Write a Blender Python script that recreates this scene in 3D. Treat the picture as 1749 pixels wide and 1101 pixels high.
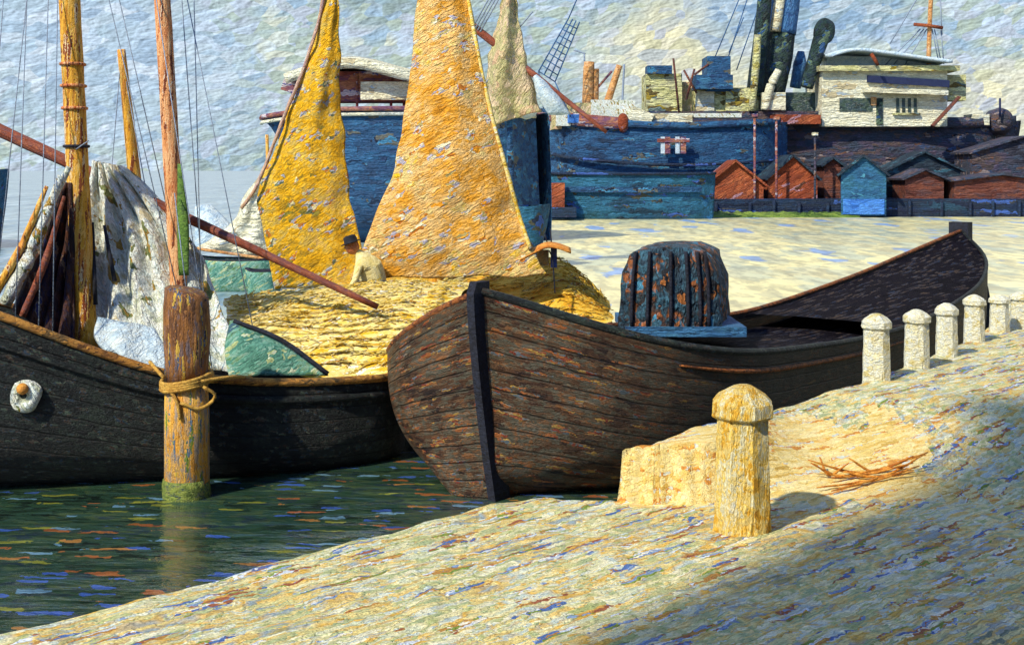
import bpy, bmesh, math, random
from mathutils import Vector, Matrix, noise
from mathutils.bvhtree import BVHTree
R = math.radians
random.seed(7)
for o in list(bpy.data.objects): bpy.data.objects.remove(o)
scene = bpy.context.scene
COL = scene.collection

# ---------------------------------------------------------------- camera, sky, sun, exposure
F = 2111.0; HZ = 290.0; CH = 3.6            # focal length and horizon row in picture units, eye height above the water
cam_d = bpy.data.cameras.new('camera'); cam = bpy.data.objects.new('camera', cam_d); COL.objects.link(cam)
cam.location = (0, 0, CH); cam.rotation_euler = (R(90), 0, 0)
cam_d.sensor_width = 36.0; cam_d.lens = 36.0 * F / 1749.0
cam_d.shift_y = -(550.5 - HZ) / 1749.0
cam_d.clip_start = 0.1; cam_d.clip_end = 6000
scene.camera = cam
scene.view_settings.view_transform = 'Standard'; scene.view_settings.look = 'None'
scene.view_settings.gamma = 1.0; scene.view_settings.exposure = 0.27

SUN_EL = R(43); TRAVEL = Vector((0.67, 0.742, 0)).normalized()     # the way the sunlight travels over the ground
sd = (TRAVEL * math.cos(SUN_EL) + Vector((0, 0, -math.sin(SUN_EL)))).normalized()
sun_l = bpy.data.lights.new('sun', 'SUN'); sun = bpy.data.objects.new('sun', sun_l); COL.objects.link(sun)
sun.rotation_euler = sd.to_track_quat('-Z', 'Y').to_euler(); sun.location = (-20, -20, 30)
sun_l.energy = 4.7; sun_l.angle = R(1.4); sun_l.color = (1.0, 0.92, 0.72)

def lin(h):
    h = h.lstrip('#'); v = [int(h[i:i+2], 16) / 255 for i in (0, 2, 4)]
    return tuple([(c / 12.92 if c <= .04045 else ((c + .055) / 1.055) ** 2.4) for c in v] + [1.0])

class NT:
    def __init__(s, tree): s.t = tree; s.L = tree.links
    def n(s, kind, **kw):
        x = s.t.nodes.new(kind)
        for k, v in kw.items(): setattr(x, k, v)
        return x
    def link(s, a, b): s.L.new(a, b)
    def val(s, sock, v):
        if hasattr(v, 'is_output') or isinstance(v, bpy.types.NodeSocket): s.L.new(v, sock)
        else: sock.default_value = v
    def math(s, op, a, b=0.0, c=0.0, clamp=False):
        m = s.n('ShaderNodeMath', operation=op); m.use_clamp = clamp
        s.val(m.inputs[0], a); s.val(m.inputs[1], b); s.val(m.inputs[2], c); return m.outputs[0]
    def vmath(s, op, a, b=(0, 0, 0), scale=None):
        m = s.n('ShaderNodeVectorMath', operation=op)
        s.val(m.inputs[0], a); s.val(m.inputs[1], b)
        if scale is not None: s.val(m.inputs['Scale'], scale)
        return m.outputs[0]
    def mapping(s, v, rot=(0, 0, 0), scale=(1, 1, 1), loc=(0, 0, 0)):
        if any(rot):
            a = s.n('ShaderNodeMapping'); s.link(v, a.inputs[0]); a.inputs['Rotation'].default_value = rot; v = a.outputs[0]
        return s.vmath('MULTIPLY', v, scale)
    def noise(s, v, scale=1, detail=3, rough=.55, dist=0):
        a = s.n('ShaderNodeTexNoise'); s.link(v, a.inputs['Vector'])
        a.inputs['Scale'].default_value = scale; a.inputs['Detail'].default_value = detail
        a.inputs['Roughness'].default_value = rough; a.inputs['Distortion'].default_value = dist
        return a
    def voro(s, v, scale=1, feature='F1'):
        a = s.n('ShaderNodeTexVoronoi', feature=feature); s.link(v, a.inputs['Vector']); a.inputs['Scale'].default_value = scale
        return a
    def sep(s, c):
        a = s.n('ShaderNodeSeparateXYZ'); s.link(c, a.inputs[0]); return a.outputs
    def ramp(s, f, stops, interp='LINEAR'):
        a = s.n('ShaderNodeValToRGB'); s.link(f, a.inputs[0]); cr = a.color_ramp; cr.interpolation = interp
        while len(cr.elements) < len(stops): cr.elements.new(.5)
        for e, (p, c) in zip(cr.elements, stops): e.position = p; e.color = c
        return a.outputs[0]
    def mix(s, f, a, b, mode='MIX'):
        m = s.n('ShaderNodeMix', data_type='RGBA', blend_type=mode)
        s.val(m.inputs[0], f); s.val(m.inputs[6], a); s.val(m.inputs[7], b); return m.outputs[2]
    def mrange(s, v, a, b, c=0.0, d=1.0):
        m = s.n('ShaderNodeMapRange', interpolation_type='SMOOTHSTEP'); s.val(m.inputs[0], v)
        for i, x in enumerate((a, b, c, d)): m.inputs[i + 1].default_value = x
        return m.outputs[0]

def palette(pal):
    """evenly or weight-spaced stops from hex colours"""
    ws = [p[1] if isinstance(p, tuple) else 1 for p in pal]; hx = [p[0] if isinstance(p, tuple) else p for p in pal]
    tot = sum(ws); acc = 0; out = []
    for h, w in zip(hx, ws):
        out.append(((acc + w / 2) / tot, lin(h))); acc += w
    return out

# ---- world: physical sky with clouds laid over it, broken like brushed paint
world = bpy.data.worlds.new('World'); scene.world = world; world.use_nodes = True
w = NT(world.node_tree); world.node_tree.nodes.clear()
tc = w.n('ShaderNodeTexCoord').outputs['Generated']
sky = w.n('ShaderNodeTexSky', sky_type='NISHITA'); sky.sun_disc = False; sky.sun_elevation = SUN_EL
sky.sun_rotation = math.atan2(-TRAVEL.x, -TRAVEL.y); sky.dust_density = 2.0
xyz = w.sep(tc)
skyc = w.vmath('MULTIPLY', sky.outputs[0], (.065, .11, .19))
wob = w.vmath('SCALE', w.vmath('SUBTRACT', w.noise(tc, 30, 2).outputs['Color'], (.5, .5, .5)), scale=1.6)
pm = w.vmath('ADD', w.mapping(tc, (0, R(12), 0), (70, 70, 150)), wob)
vo = w.voro(pm); r = w.sep(vo.outputs['Color'])[0]
big = w.noise(tc, 7, 3, .6).outputs[0]
mixv = w.math('ADD', w.math('MULTIPLY', r, .48), w.mrange(big, .3, .7, 0, .52))
cl = w.ramp(mixv, palette(['#748c9c', '#88a4b8', '#90a4a4', '#9cb0bc', '#98b4cc', '#a8b8ac', '#a8bcbc', '#b0bccc', '#b8cce0', '#c4ccbc', '#c8d8e0']))
# warm pale smoke and cloud low over the docks; blue over the right
az = w.math('DIVIDE', xyz[0], w.math('MAXIMUM', xyz[1], .05))
el = xyz[2]
def blob(cx, cz, rx, rz):
    a = w.math('DIVIDE', w.math('SUBTRACT', az, cx), rx); b = w.math('DIVIDE', w.math('SUBTRACT', el, cz), rz)
    d = w.math('ADD', w.math('MULTIPLY', a, a), w.math('MULTIPLY', b, b))
    front = w.mrange(xyz[1], .1, .4)
    n2 = w.math('MULTIPLY', w.math('SUBTRACT', big, .5), 2.4)
    return w.math('MULTIPLY', w.mrange(w.math('ADD', d, n2), 1.25, .0, 0, 1), front)
creamr = w.ramp(w.sep(vo.outputs['Color'])[1], palette(['#b4bcbc', '#d0d0b4', '#e4e0bc', '#b4bcc8', '#e8e4c0', '#c8c8a8']))
bluer = w.ramp(w.sep(vo.outputs['Color'])[1], palette(['#7f9fc0', '#93b0cb', '#a9c0d4', '#8aa6b8', '#b5c6d2']))
cl = w.mix(blob(.15, .085, .11, .055), cl, creamr)
cl = w.mix(blob(.39, .05, .07, .045), cl, creamr)
cl = w.mix(blob(.24, .13, .10, .07), cl, bluer)
cl = w.mix(blob(-.34, .09, .16, .10), cl, w.ramp(w.sep(vo.outputs['Color'])[1], palette(['#98b0c8', '#a8c0d4', '#b8cce0', '#a0b8c8', '#c4d4e4'])))
# unseen bright cloud added high in front to brighten the water, blue overhead and behind
highc = w.math('MULTIPLY', w.mrange(el, .145, .21), w.math('MULTIPLY', w.mrange(el, .60, .35), w.mrange(xyz[1], .2, .6)))
cl = w.mix(w.math('MULTIPLY', highc, .95), cl, (1.15, 1.12, 1.0, 1))
cover = w.math('MULTIPLY', w.mrange(el, .75, .40, 0, 1), w.mrange(xyz[1], -.3, .3, .25, 1))
# light and dark sides of brush relief, painted into the sky colour
pe = w.vmath('ADD', w.mapping(tc, (0, R(14), 0), (120, 120, 290)), w.vmath('SCALE', wob, scale=1.2))
n1 = w.noise(pe, 1, 4, .62).outputs[0]
n2 = w.noise(w.vmath('ADD', pe, (-.16, 0, .30)), 1, 4, .62).outputs[0]
emb = w.math('ADD', w.math('MULTIPLY', w.math('SUBTRACT', n1, n2), 2.0), 1.0)
emb = w.math('MAXIMUM', w.math('MINIMUM', emb, 1.4), .5)
cl = w.vmath('SCALE', cl, scale=emb)
fin = w.mix(cover, skyc, cl)
bg = w.n('ShaderNodeBackground'); w.link(fin, bg.inputs[0]); bg.inputs[1].default_value = 1.0
wo = w.n('ShaderNodeOutputWorld'); w.link(bg.outputs[0], wo.inputs[0])

# ---------------------------------------------------------------- brushed materials
def stroke_mat(name, pal, L=.3, W=.06, rot=(0, 0, 0), uv=False, clump=2.0, bump=.7, rough=.65, clumpw=.5,
               bristle=.7, spec=.3, wobble=.8, accents=None, accent_amt=.12, crack=.45, planks=0, aft=None):
    m = bpy.data.materials.new(name); m.use_nodes = True; t = NT(m.node_tree); m.node_tree.nodes.clear()
    if uv: co = t.n('ShaderNodeUVMap').outputs[0]
    else: co = t.n('ShaderNodeNewGeometry').outputs['Position']
    sc = (1 / L, 1 / W, 1 / W)
    wb = t.vmath('SCALE', t.vmath('SUBTRACT', t.noise(co, .7 / W, 2).outputs['Color'], (.5, .5, .5)), scale=wobble * 1.6)
    p = t.vmath('ADD', t.mapping(co, rot, sc), wb)
    v1 = t.voro(p); c1 = t.sep(v1.outputs['Color'])
    v2 = t.voro(t.vmath('ADD', p, (13.3, 4.1, 7.7)), 1.9); c2 = t.sep(v2.outputs['Color'])
    low = t.mrange(t.noise(co, 1 / (L * clump), 3, .6).outputs[0], .3, .7)
    pick = t.math('GREATER_THAN', c1[1], .45)
    rr = t.math('ADD', t.math('MULTIPLY', c1[0], pick), t.math('MULTIPLY', c2[0], t.math('SUBTRACT', 1.0, pick)))
    f = t.math('ADD', t.math('MULTIPLY', rr, 1 - clumpw), t.math('MULTIPLY', low, clumpw))
    col = t.ramp(f, palette(pal))
    if accents:
        ac = t.ramp(c2[1], palette(accents), 'CONSTANT')
        col = t.mix(t.math('GREATER_THAN', c1[2], 1 - accent_amt), col, ac)
    bp = t.vmath('ADD', t.mapping(co, rot, (1.6 / L, 3.2 / W, 3.2 / W)), t.vmath('SCALE', wb, scale=1.5))
    bn = t.noise(bp, 1, 3, .6).outputs[0]
    # thin dark furrows between ridges of paint
    fur = t.mrange(t.math('ABSOLUTE', t.math('SUBTRACT', bn, .5)), 0.0, .035, 1 - crack, 1.0)
    gain = t.math('MULTIPLY', fur, t.math('ADD', 1 - bristle * .5, t.math('MULTIPLY', bn, bristle)))
    col = t.vmath('SCALE', col, scale=gain)
    h = t.math('ADD', t.math('MULTIPLY', v1.outputs['Distance'], -.5), t.math('MULTIPLY', bn, 1.3))
    if planks:      # seams between the strakes of a hull
        uvn = t.n('ShaderNodeUVMap').outputs[0]
        yy = t.math('ADD', t.math('DIVIDE', t.sep(uvn)[1], planks), t.math('MULTIPLY', t.noise(co, 2.5, 2).outputs[0], .25))
        sm_ = t.mrange(t.math('ABSOLUTE', t.math('SUBTRACT', t.math('FRACT', yy), .5)), .42, .49)
        col = t.vmath('SCALE', col, scale=t.math('SUBTRACT', 1.0, t.math('MULTIPLY', sm_, .6)))
        h = t.math('SUBTRACT', h, t.math('MULTIPLY', sm_, .8))
    if aft:         # darker colour towards the stern
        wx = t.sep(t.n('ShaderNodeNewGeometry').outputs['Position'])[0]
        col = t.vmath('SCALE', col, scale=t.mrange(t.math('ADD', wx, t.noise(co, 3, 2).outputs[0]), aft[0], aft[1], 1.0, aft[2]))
    b = t.n('ShaderNodeBump'); b.inputs['Strength'].default_value = bump; b.inputs['Distance'].default_value = (W * .8) if not uv else .035
    t.link(h, b.inputs['Height'])
    ps = t.n('ShaderNodeBsdfPrincipled'); t.link(col, ps.inputs['Base Color']); t.link(b.outputs[0], ps.inputs['Normal'])
    ps.inputs['Roughness'].default_value = rough; ps.inputs['Specular IOR Level'].default_value = spec
    o = t.n('ShaderNodeOutputMaterial'); t.link(ps.outputs[0], o.inputs[0])
    return m

M = {}
M['quay'] = stroke_mat('quay_stone', ['#84907a', '#b8a868', '#9cb0b8', '#dcb868', '#ecd88c', '#a8b888', '#f4e2a0', '#e4b448', '#c4d4cc', '#f8f0c8', '#b4bc78', '#f6eab4', '#d0d8b8', '#f4e4a8'],
    L=.30, W=.046, rot=(0, 0, R(-43)), clump=2.4, bump=.95, rough=.85, accents=['#c08c44', '#8ca4c8', '#84983c', '#a46040', '#5474b0', '#dcac50', '#dce4ec', '#f8f0d8'], accent_amt=.17, clumpw=.4, crack=.45, bristle=.7)
M['gold_stone'] = stroke_mat('golden_stone', ['#c8a048', '#dcb860', '#ecd488', '#f4e2a4', '#e8c468', '#f0dc9c', '#e0b050', '#f6ecc4'],
    L=.28, W=.035, rot=(0, 0, R(-30)), clump=3.0, bump=.75, rough=.85, accents=['#d08c3c', '#d4d8c8', '#e8a848'], accent_amt=.14, clumpw=.4, crack=.45, bristle=.6)
M['stone'] = stroke_mat('bollard_stone', ['#b8862c', '#d49c28', '#e0b040', '#e0c880', '#e8c050', '#dcd8b8', '#e6c870', '#ccd0c8'], L=.16, W=.035, rot=(0, R(88), 0), clump=1.2, bump=.9, rough=.75, clumpw=.6)
M['stone_pale'] = stroke_mat('pale_bollard_stone', ['#c9b878', '#d9cfa6', '#e0dcc4', '#d4d6cc', '#e6dcae', '#c6ccc8'], L=.06, W=.05, clump=2.2, bump=.7, rough=.75)
M['hullA'] = stroke_mat('black_tarred_planks', ['#080b10', '#0e1214', '#12181a', '#1e2826', '#0c0f14', '#2c3830', '#0a0a10'], L=.16, W=.035, rot=(0, R(-18), 0), clump=3.5, bump=.9,
    rough=.6, accents=['#34403a', '#443c34', '#24384a', '#3c2c24', '#4c5a4c'], accent_amt=.14, wobble=1.2, planks=.24)
M['hullB'] = stroke_mat('tarred_brown_planks', ['#1c1310', '#342016', '#4c301c', '#5c4028', '#504838', '#5c584a', '#80522a', '#5e6056', '#945c2c'], uv=True, L=.20, W=.04, clump=3.0, bump=1.0,
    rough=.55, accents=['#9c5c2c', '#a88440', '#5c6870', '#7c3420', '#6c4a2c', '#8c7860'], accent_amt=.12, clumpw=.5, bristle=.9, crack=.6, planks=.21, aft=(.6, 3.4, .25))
M['deckB'] = stroke_mat('dark_deck', ['#0a080e', '#120e14', '#18141c', '#100e18', '#201a1c'], L=.3, W=.045, rot=(0, 0, R(-48)), bump=.9, rough=.85, accents=['#342e30', '#4c3e34', '#283244', '#4c4644'], accent_amt=.22, spec=.05)
M['dark'] = stroke_mat('dark_iron', ['#101018', '#1a1a26', '#242838', '#14141a'], L=.12, W=.03, bump=.7)
M['rail'] = stroke_mat('worn_rail', ['#4c2a18', '#7a4220', '#a8622a', '#3a2a24', '#8c5a34'], L=.25, W=.04, bump=.8)
M['railA'] = stroke_mat('orange_rail', ['#6a4420', '#a8702c', '#c98e3c', '#4a3a24', '#8c6a34'], L=.25, W=.04, bump=.8)
M['straw'] = stroke_mat('straw', ['#d0a01c', '#ecbc2c', '#f4d060', '#f8e090', '#e4cc68', '#fceab0', '#f0c838', '#f8dc90'], L=.26, W=.04, rot=(0, R(14), 0), clump=2.4, bump=.7, rough=.85,
    accents=['#a88420', '#f6f0dc', '#c0a850', '#e4a43c'], accent_amt=.16, bristle=.5, crack=.35)
M['straw_gold'] = stroke_mat('golden_straw', ['#c08818', '#e0a01c', '#ecb428', '#f0c44c', '#d8b03c', '#f0d468'], L=.28, W=.045, rot=(0, R(20), 0), clump=2.4, bump=.7, rough=.85,
    accents=['#8c7a2c', '#c87828', '#ecd89c'], accent_amt=.14)
M['sail_gold'] = stroke_mat('golden_canvas', ['#8c8430', '#c09420', '#e0a810', '#f8b808', '#ecbc38', '#d0b058', '#f8c830', '#e4b868'], L=.15, W=.07, rot=(0, R(35), 0), clump=4, bump=1.0, rough=.85,
    accents=['#b0b0b4', '#6c7858', '#ecdca0', '#cc7c28', '#b4aec0'], accent_amt=.14, clumpw=.6, bristle=.9, crack=.5)
M['sail_orange'] = stroke_mat('ochre_canvas', ['#d89020', '#f0a428', '#f4b040', '#f0b458', '#f4c070', '#f8cc84', '#e8d080', '#f4bc20'], L=.20, W=.085, rot=(0, R(25), 0), clump=4, bump=1.0, rough=.85,
    accents=['#c0b8c4', '#f0a020', '#f4e4b8', '#c4b06c', '#d4802c'], accent_amt=.18, clumpw=.6, bristle=.9, crack=.5)
M['rope_pink'] = stroke_mat('bolt_rope', ['#c09878', '#d0a880', '#b08c88', '#dcc0a0'], L=.2, W=.05, rot=(0, R(60), 0), bump=.8)
M['mast'] = stroke_mat('yellow_pine_spar', ['#b8781c', '#d89824', '#e8ac34', '#f0c468', '#e08c34', '#c08c2c'], L=.40, W=.03, rot=(0, R(87), 0), clump=3, bump=.7, accents=['#8c4420', '#e4c898'], accent_amt=.15)
M['mast2'] = stroke_mat('red_pine_spar', ['#b85c28', '#d07844', '#e8a468', '#f0bc88', '#d88c50', '#a86038'], L=.40, W=.03, rot=(0, R(87), 0), clump=3, bump=.7, accents=['#7c3a20', '#e4c8a8'], accent_amt=.15)
M['boom'] = stroke_mat('red_brown_spar', ['#5c2c1c', '#7c3a1c', '#94482a', '#7a4a44', '#a8603c', '#6a4450'], L=.3, W=.035, rot=(0, R(-26), 0), bump=.8)
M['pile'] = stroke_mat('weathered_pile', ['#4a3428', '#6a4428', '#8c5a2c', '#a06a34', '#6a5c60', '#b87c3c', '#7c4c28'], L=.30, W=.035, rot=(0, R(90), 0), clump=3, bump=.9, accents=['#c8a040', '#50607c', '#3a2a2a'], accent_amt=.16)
M['pile_low'] = stroke_mat('ochre_pile', ['#b07428', '#d08c30', '#e8a840', '#a09080', '#f0b448', '#d0b444', '#cc8c44'], L=.30, W=.035, rot=(0, R(90), 0), clump=3, bump=.9, accents=['#6a7a8c', '#7a8c34', '#dcb050'], accent_amt=.16)  # yellower ochre timber for the lower part of the post
M['moss'] = stroke_mat('weed_on_pile', ['#4c5c24', '#6a7a30', '#8c9440', '#3c5040', '#a8a050'], L=.08, W=.04, bump=.8)
M['rope'] = stroke_mat('yellow_rope', ['#a8782c', '#c8963c', '#dcae50', '#8c6428'], L=.06, W=.02, bump=.8)
M['cloth_pale'] = stroke_mat('pale_canvas', ['#b8bca0', '#ccd0b4', '#dcdcc8', '#e8e8dc', '#d0dcd4', '#f0f0e4', '#ccbc90', '#e8eef0'], L=.22, W=.10, rot=(0, R(-60), 0), clump=2.4, bump=.9, accents=['#b08c40', '#7c8450', '#dce0e0'], accent_amt=.14)
M['cloth_white'] = stroke_mat('blue_white_canvas', ['#9cb4c4', '#b4c8d4', '#c8d8e0', '#d8e0dc', '#a8bcc8'], L=.25, W=.08, rot=(0, R(35), 0), bump=.8)
M['cloth_brown'] = stroke_mat('brown_furled_sail', ['#1c1420', '#2c1c24', '#40241c', '#5c3420', '#342a44', '#4a3430', '#6c4a34'], L=.26, W=.05, rot=(0, R(-75), 0), clump=2, bump=.9, accents=['#8c7460', '#34386c'], accent_amt=.12)
M['tarp_green'] = stroke_mat('green_tarpaulin', ['#3c7060', '#4c8470', '#609884', '#8cb09c', '#5c8450', '#3a5c6c'], L=.26, W=.05, rot=(0, R(35), 0), bump=.8, accents=['#a8b47c', '#c8d0b0'], accent_amt=.1)
M['green'] = stroke_mat('green_cloth', ['#3c5c1c', '#54782a', '#6a8c34', '#44602c'], L=.06, W=.04, bump=.6)
M['tarp_dark'] = stroke_mat('blue_black_tarpaulin', ['#161c28', '#1c2c38', '#2a4858', '#1e3040', '#3a6478', '#24343c', '#4a3024', '#a05c2c', '#3c7894', '#4c90b0'], L=.20, W=.13, rot=(0, R(90), 0), clump=2.2, bump=.9, accents=['#10141c', '#a0602c'], accent_amt=.15, clumpw=.5)
M['blue_hull'] = stroke_mat('blue_painted_planks', ['#1c3c60', '#2c5c88', '#3c74a0', '#244c6c', '#4c88ac'], L=.4, W=.06, bump=.8)
M['shipblue'] = stroke_mat('deep_blue_hull_paint', ['#14283e', '#1a3654', '#24486c', '#224e74', '#2c6088', '#18345a', '#386c8c'], L=1.3, W=.32, clump=4, bump=.8, accents=['#5c5c54', '#3c7ca0', '#0c1830'], accent_amt=.10)
M['shipteal'] = stroke_mat('teal_hull_paint', ['#123448', '#1a4a68', '#24607c', '#2c6c8c', '#1c5060', '#3478a0'], L=1.6, W=.35, clump=4, bump=.8, accents=['#4c4c3c', '#3c60a8', '#10243c'], accent_amt=.12)
M['shipgrey'] = stroke_mat('grey_black_hull_paint', ['#242430', '#32323e', '#44424c', '#364456', '#50465a', '#5c4a44', '#3c3c42'], L=1.4, W=.38, clump=4, bump=.9, accents=['#8c7c78', '#6c4a3a', '#3c4c6c', '#10101c'], accent_amt=.13)
M['shipwhite'] = stroke_mat('cream_white_paint', ['#d4ccac', '#e0d8b4', '#e8e0bc', '#ece8cc', '#dcd8bc', '#c8ccc0'], L=1.8, W=.4, bump=.9, accents=['#c8b890', '#b4c0c4'], accent_amt=.1)
M['shipcream'] = stroke_mat('yellow_cream_paint', ['#8c8c58', '#b4b078', '#ccc888', '#dcd89c', '#a8a484', '#bcb060'], L=1.3, W=.5, clump=2.5, bump=.9, accents=['#6c5c30', '#a89030', '#6a7c78'], accent_amt=.18)
M['shipred'] = stroke_mat('red_lead_paint', ['#5c2c30', '#84443c', '#a0604c', '#6c4460', '#b07858', '#8c4c34'], L=1.2, W=.25, bump=.8, accents=['#c8b8b8', '#4c4c84'], accent_amt=.16)
M['orange'] = stroke_mat('orange_boards', ['#6c2c14', '#8c3c1c', '#a04c24', '#7c3c24', '#b46034'], L=1.1, W=.28, rot=(0, R(28), 0), clump=3, bump=.9, accents=['#a87c84', '#5c3420'], accent_amt=.10)
M['rust'] = stroke_mat('brown_boards', ['#4a2820', '#64342a', '#7c4430', '#5c4040', '#8c5034'], L=1.4, W=.3, bump=.9)
M['shedblue'] = stroke_mat('blue_boards', ['#1c4868', '#225478', '#2c6488', '#285c74', '#347090'], L=1.3, W=.35, bump=.8, accents=['#1c4464', '#4c90a8'], accent_amt=.1)
M['brightblue'] = stroke_mat('bright_blue_door', ['#2c64b4', '#3c78c8', '#4c88d0', '#3a6cb4'], L=1.2, W=.3, bump=.8)
M['roofdark'] = stroke_mat('dark_roof', ['#14202c', '#1c2c3c', '#24303c', '#2c4450', '#1a1c28'], L=1.1, W=.3, bump=.8, accents=['#3c6878', '#484848'], accent_amt=.1)
M['funnel'] = stroke_mat('green_black_funnel', ['#141c1c', '#1c2c28', '#243c34', '#18283c', '#34483c', '#1c3450'], L=.7, W=.5, rot=(0, R(40), 0), bump=.9, accents=['#5c7058', '#2c5480'], accent_amt=.15)
M['funnelblue'] = stroke_mat('blue_funnel_paint', ['#2c5080', '#3c6c9c', '#5080ac', '#24406c'], L=.7, W=.4, rot=(0, R(80), 0), bump=.8)
M['derrick'] = stroke_mat('orange_derrick', ['#a86c34', '#c88c4c', '#d8a468', '#b87844', '#dcb888'], L=.4, W=.3, bump=.7)
M['rig'] = stroke_mat('grey_rigging', ['#7c8898', '#8c98a8', '#6c7888'], L=.4, W=.1, bump=.3)
M['rigblue'] = stroke_mat('blue_lattice', ['#2c4c74', '#3c6490', '#24405c'], L=.4, W=.2, bump=.3)
M['grass'] = stroke_mat('bank_grass', ['#3c5420', '#5c7828', '#84983c', '#4c6434', '#a0ac54'], L=2.2, W=.5, bump=.9)
M['wharf'] = stroke_mat('wharf_timber', ['#0e1a30', '#142440', '#1c3450', '#1c2838', '#16203a', '#244458'], L=3.0, W=.3, clump=3, bump=.8, accents=['#3c5ca0', '#3c3c3c'], accent_amt=.10)
M['land'] = stroke_mat('bank_earth', ['#4c4438', '#5c5444', '#3c3c34'], L=4, W=2, bump=.5)
M['farsail'] = stroke_mat('olive_sail', ['#c8a078', '#d0ac84', '#b0a870', '#bcac78', '#d8bc98', '#aca874'], L=.6, W=.3, rot=(0, R(60), 0), clump=3, bump=.8)
M['skin'] = stroke_mat('skin', ['#c0683c', '#d48450', '#dc9860'], L=.06, W=.04, bump=.5)
M['coat'] = stroke_mat('cream_coat', ['#ecd480', '#f8e498', '#fcecac', '#f4dc8c'], L=.14, W=.05, rot=(0, R(50), 0), bump=.8)
M['navy'] = stroke_mat('navy_cloth', ['#141c3c', '#1c2850', '#242c48'], L=.1, W=.04, bump=.6)
M['black'] = stroke_mat('black_felt', ['#0c0e18', '#14161f', '#1a1c28'], L=.08, W=.03, bump=.6)
M['glass'] = stroke_mat('dark_window', ['#2c3c34', '#445444', '#3c4c50', '#2c342c'], L=.5, W=.3, bump=.5, rough=.25)
M['brick'] = stroke_mat('shade_block_brick', ['#5c3428', '#744434', '#84503c', '#64402f'], L=.25, W=.08, bump=.6)
M['orange_cloth'] = stroke_mat('orange_canvas', ['#b86820', '#d8842c', '#eca444', '#c87c30'], L=.15, W=.04, rot=(0, R(-20), 0), bump=.8)
M['bluecloth'] = stroke_mat('blue_board', ['#34549c', '#4c6cb4', '#2c447c'], L=.06, W=.06, bump=.6)

# water
def water_mat():
    m = bpy.data.materials.new('harbour_water'); m.use_nodes = True; t = NT(m.node_tree); m.node_tree.nodes.clear()
    co = t.n('ShaderNodeNewGeometry').outputs['Position']
    p = t.vmath('ADD', t.mapping(co, (0, 0, R(4)), (1 / .24, 1 / .065, 1)), t.vmath('SCALE', t.vmath('SUBTRACT', t.noise(co, 5, 3).outputs['Color'], (.5, .5, .5)), scale=2.6))
    v = t.voro(p); c = t.sep(v.outputs['Color'])
    low = t.mrange(t.noise(co, .7, 3, .6).outputs[0], .3, .7)
    f = t.math('ADD', t.math('MULTIPLY', c[0], .55), t.math('MULTIPLY', low, .45))
    col = t.ramp(f, palette(['#141e1a', '#1e2e24', '#28402e', '#284038', '#3c4c30', '#20303a', '#44583c']))
    ac = t.ramp(c[1], palette(['#3c5cb0', '#a85c2c', '#8c8c30', '#6c94b0', '#b87c3c']), 'CONSTANT')  # blue and orange reflections painted as dabs into the near water
    col = t.mix(t.math('MULTIPLY', t.math('GREATER_THAN', c[2], .925), .65), col, ac)
    n1 = t.noise(t.mapping(co, (0, 0, R(5)), (1.3, 4.0, 1)), 1, 5, .6, .4).outputs[0]
    n2 = t.noise(t.mapping(co, (0, 0, R(-3)), (.35, 1.1, 1)), 1, 3, .6, .4).outputs[0]
    h = t.math('ADD', n1, t.math('MULTIPLY', n2, 1.6))
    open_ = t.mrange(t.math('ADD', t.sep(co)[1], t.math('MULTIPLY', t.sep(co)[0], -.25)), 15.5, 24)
    pf = t.vmath('ADD', t.vmath('MULTIPLY', co, (1.1, .30, 1)), t.vmath('SCALE', t.noise(co, .5, 2).outputs['Color'], scale=1.5))
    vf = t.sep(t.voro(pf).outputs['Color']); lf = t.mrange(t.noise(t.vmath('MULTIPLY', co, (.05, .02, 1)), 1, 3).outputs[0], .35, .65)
    glare = t.ramp(t.math('ADD', t.math('MULTIPLY', vf[0], .5), t.math('MULTIPLY', lf, .5)), palette(['#98a490', '#c0b884', '#d8ca8c', '#b8bc98', '#e4d692', '#ecde98', '#d4cc9c']))  # cream glare painted into the colour of the open water
    glare = t.mix(t.math('GREATER_THAN', vf[1], .93), glare, lin('#7c9cc4'))
    sky_refl = t.ramp(t.mrange(t.noise(t.vmath('MULTIPLY', co, (.5, .035, 1)), 1, 4, .7).outputs[0], .3, .7), palette(['#547484', '#6c8c9c', '#8ca0a0', '#64849c', '#a0b0a8', '#7c98a8', '#a8b8bc']))  # blue-grey sky reflection painted into the water colour at far left
    glare = t.mix(t.mrange(t.sep(co)[0], -3, -9), glare, sky_refl)
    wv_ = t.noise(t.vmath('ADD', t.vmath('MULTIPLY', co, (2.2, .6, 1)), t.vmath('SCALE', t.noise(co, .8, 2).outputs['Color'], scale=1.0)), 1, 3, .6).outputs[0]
    glare = t.vmath('SCALE', glare, scale=t.mrange(wv_, .36, .60, .62, 1.08))
    col = t.mix(open_, col, glare)
    b = t.n('ShaderNodeBump'); b.inputs['Strength'].default_value = .6; b.inputs['Distance'].default_value = .07; t.link(h, b.inputs['Height'])
    ps = t.n('ShaderNodeBsdfPrincipled'); t.link(col, ps.inputs['Base Color']); t.link(b.outputs[0], ps.inputs['Normal'])
    t.link(t.mrange(open_, 0, 1, .05, .38), ps.inputs['Roughness']); ps.inputs['IOR'].default_value = 1.9; ps.inputs['Specular IOR Level'].default_value = .7
    o = t.n('ShaderNodeOutputMaterial'); t.link(ps.outputs[0], o.inputs[0]); return m
M['water'] = water_mat()

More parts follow.
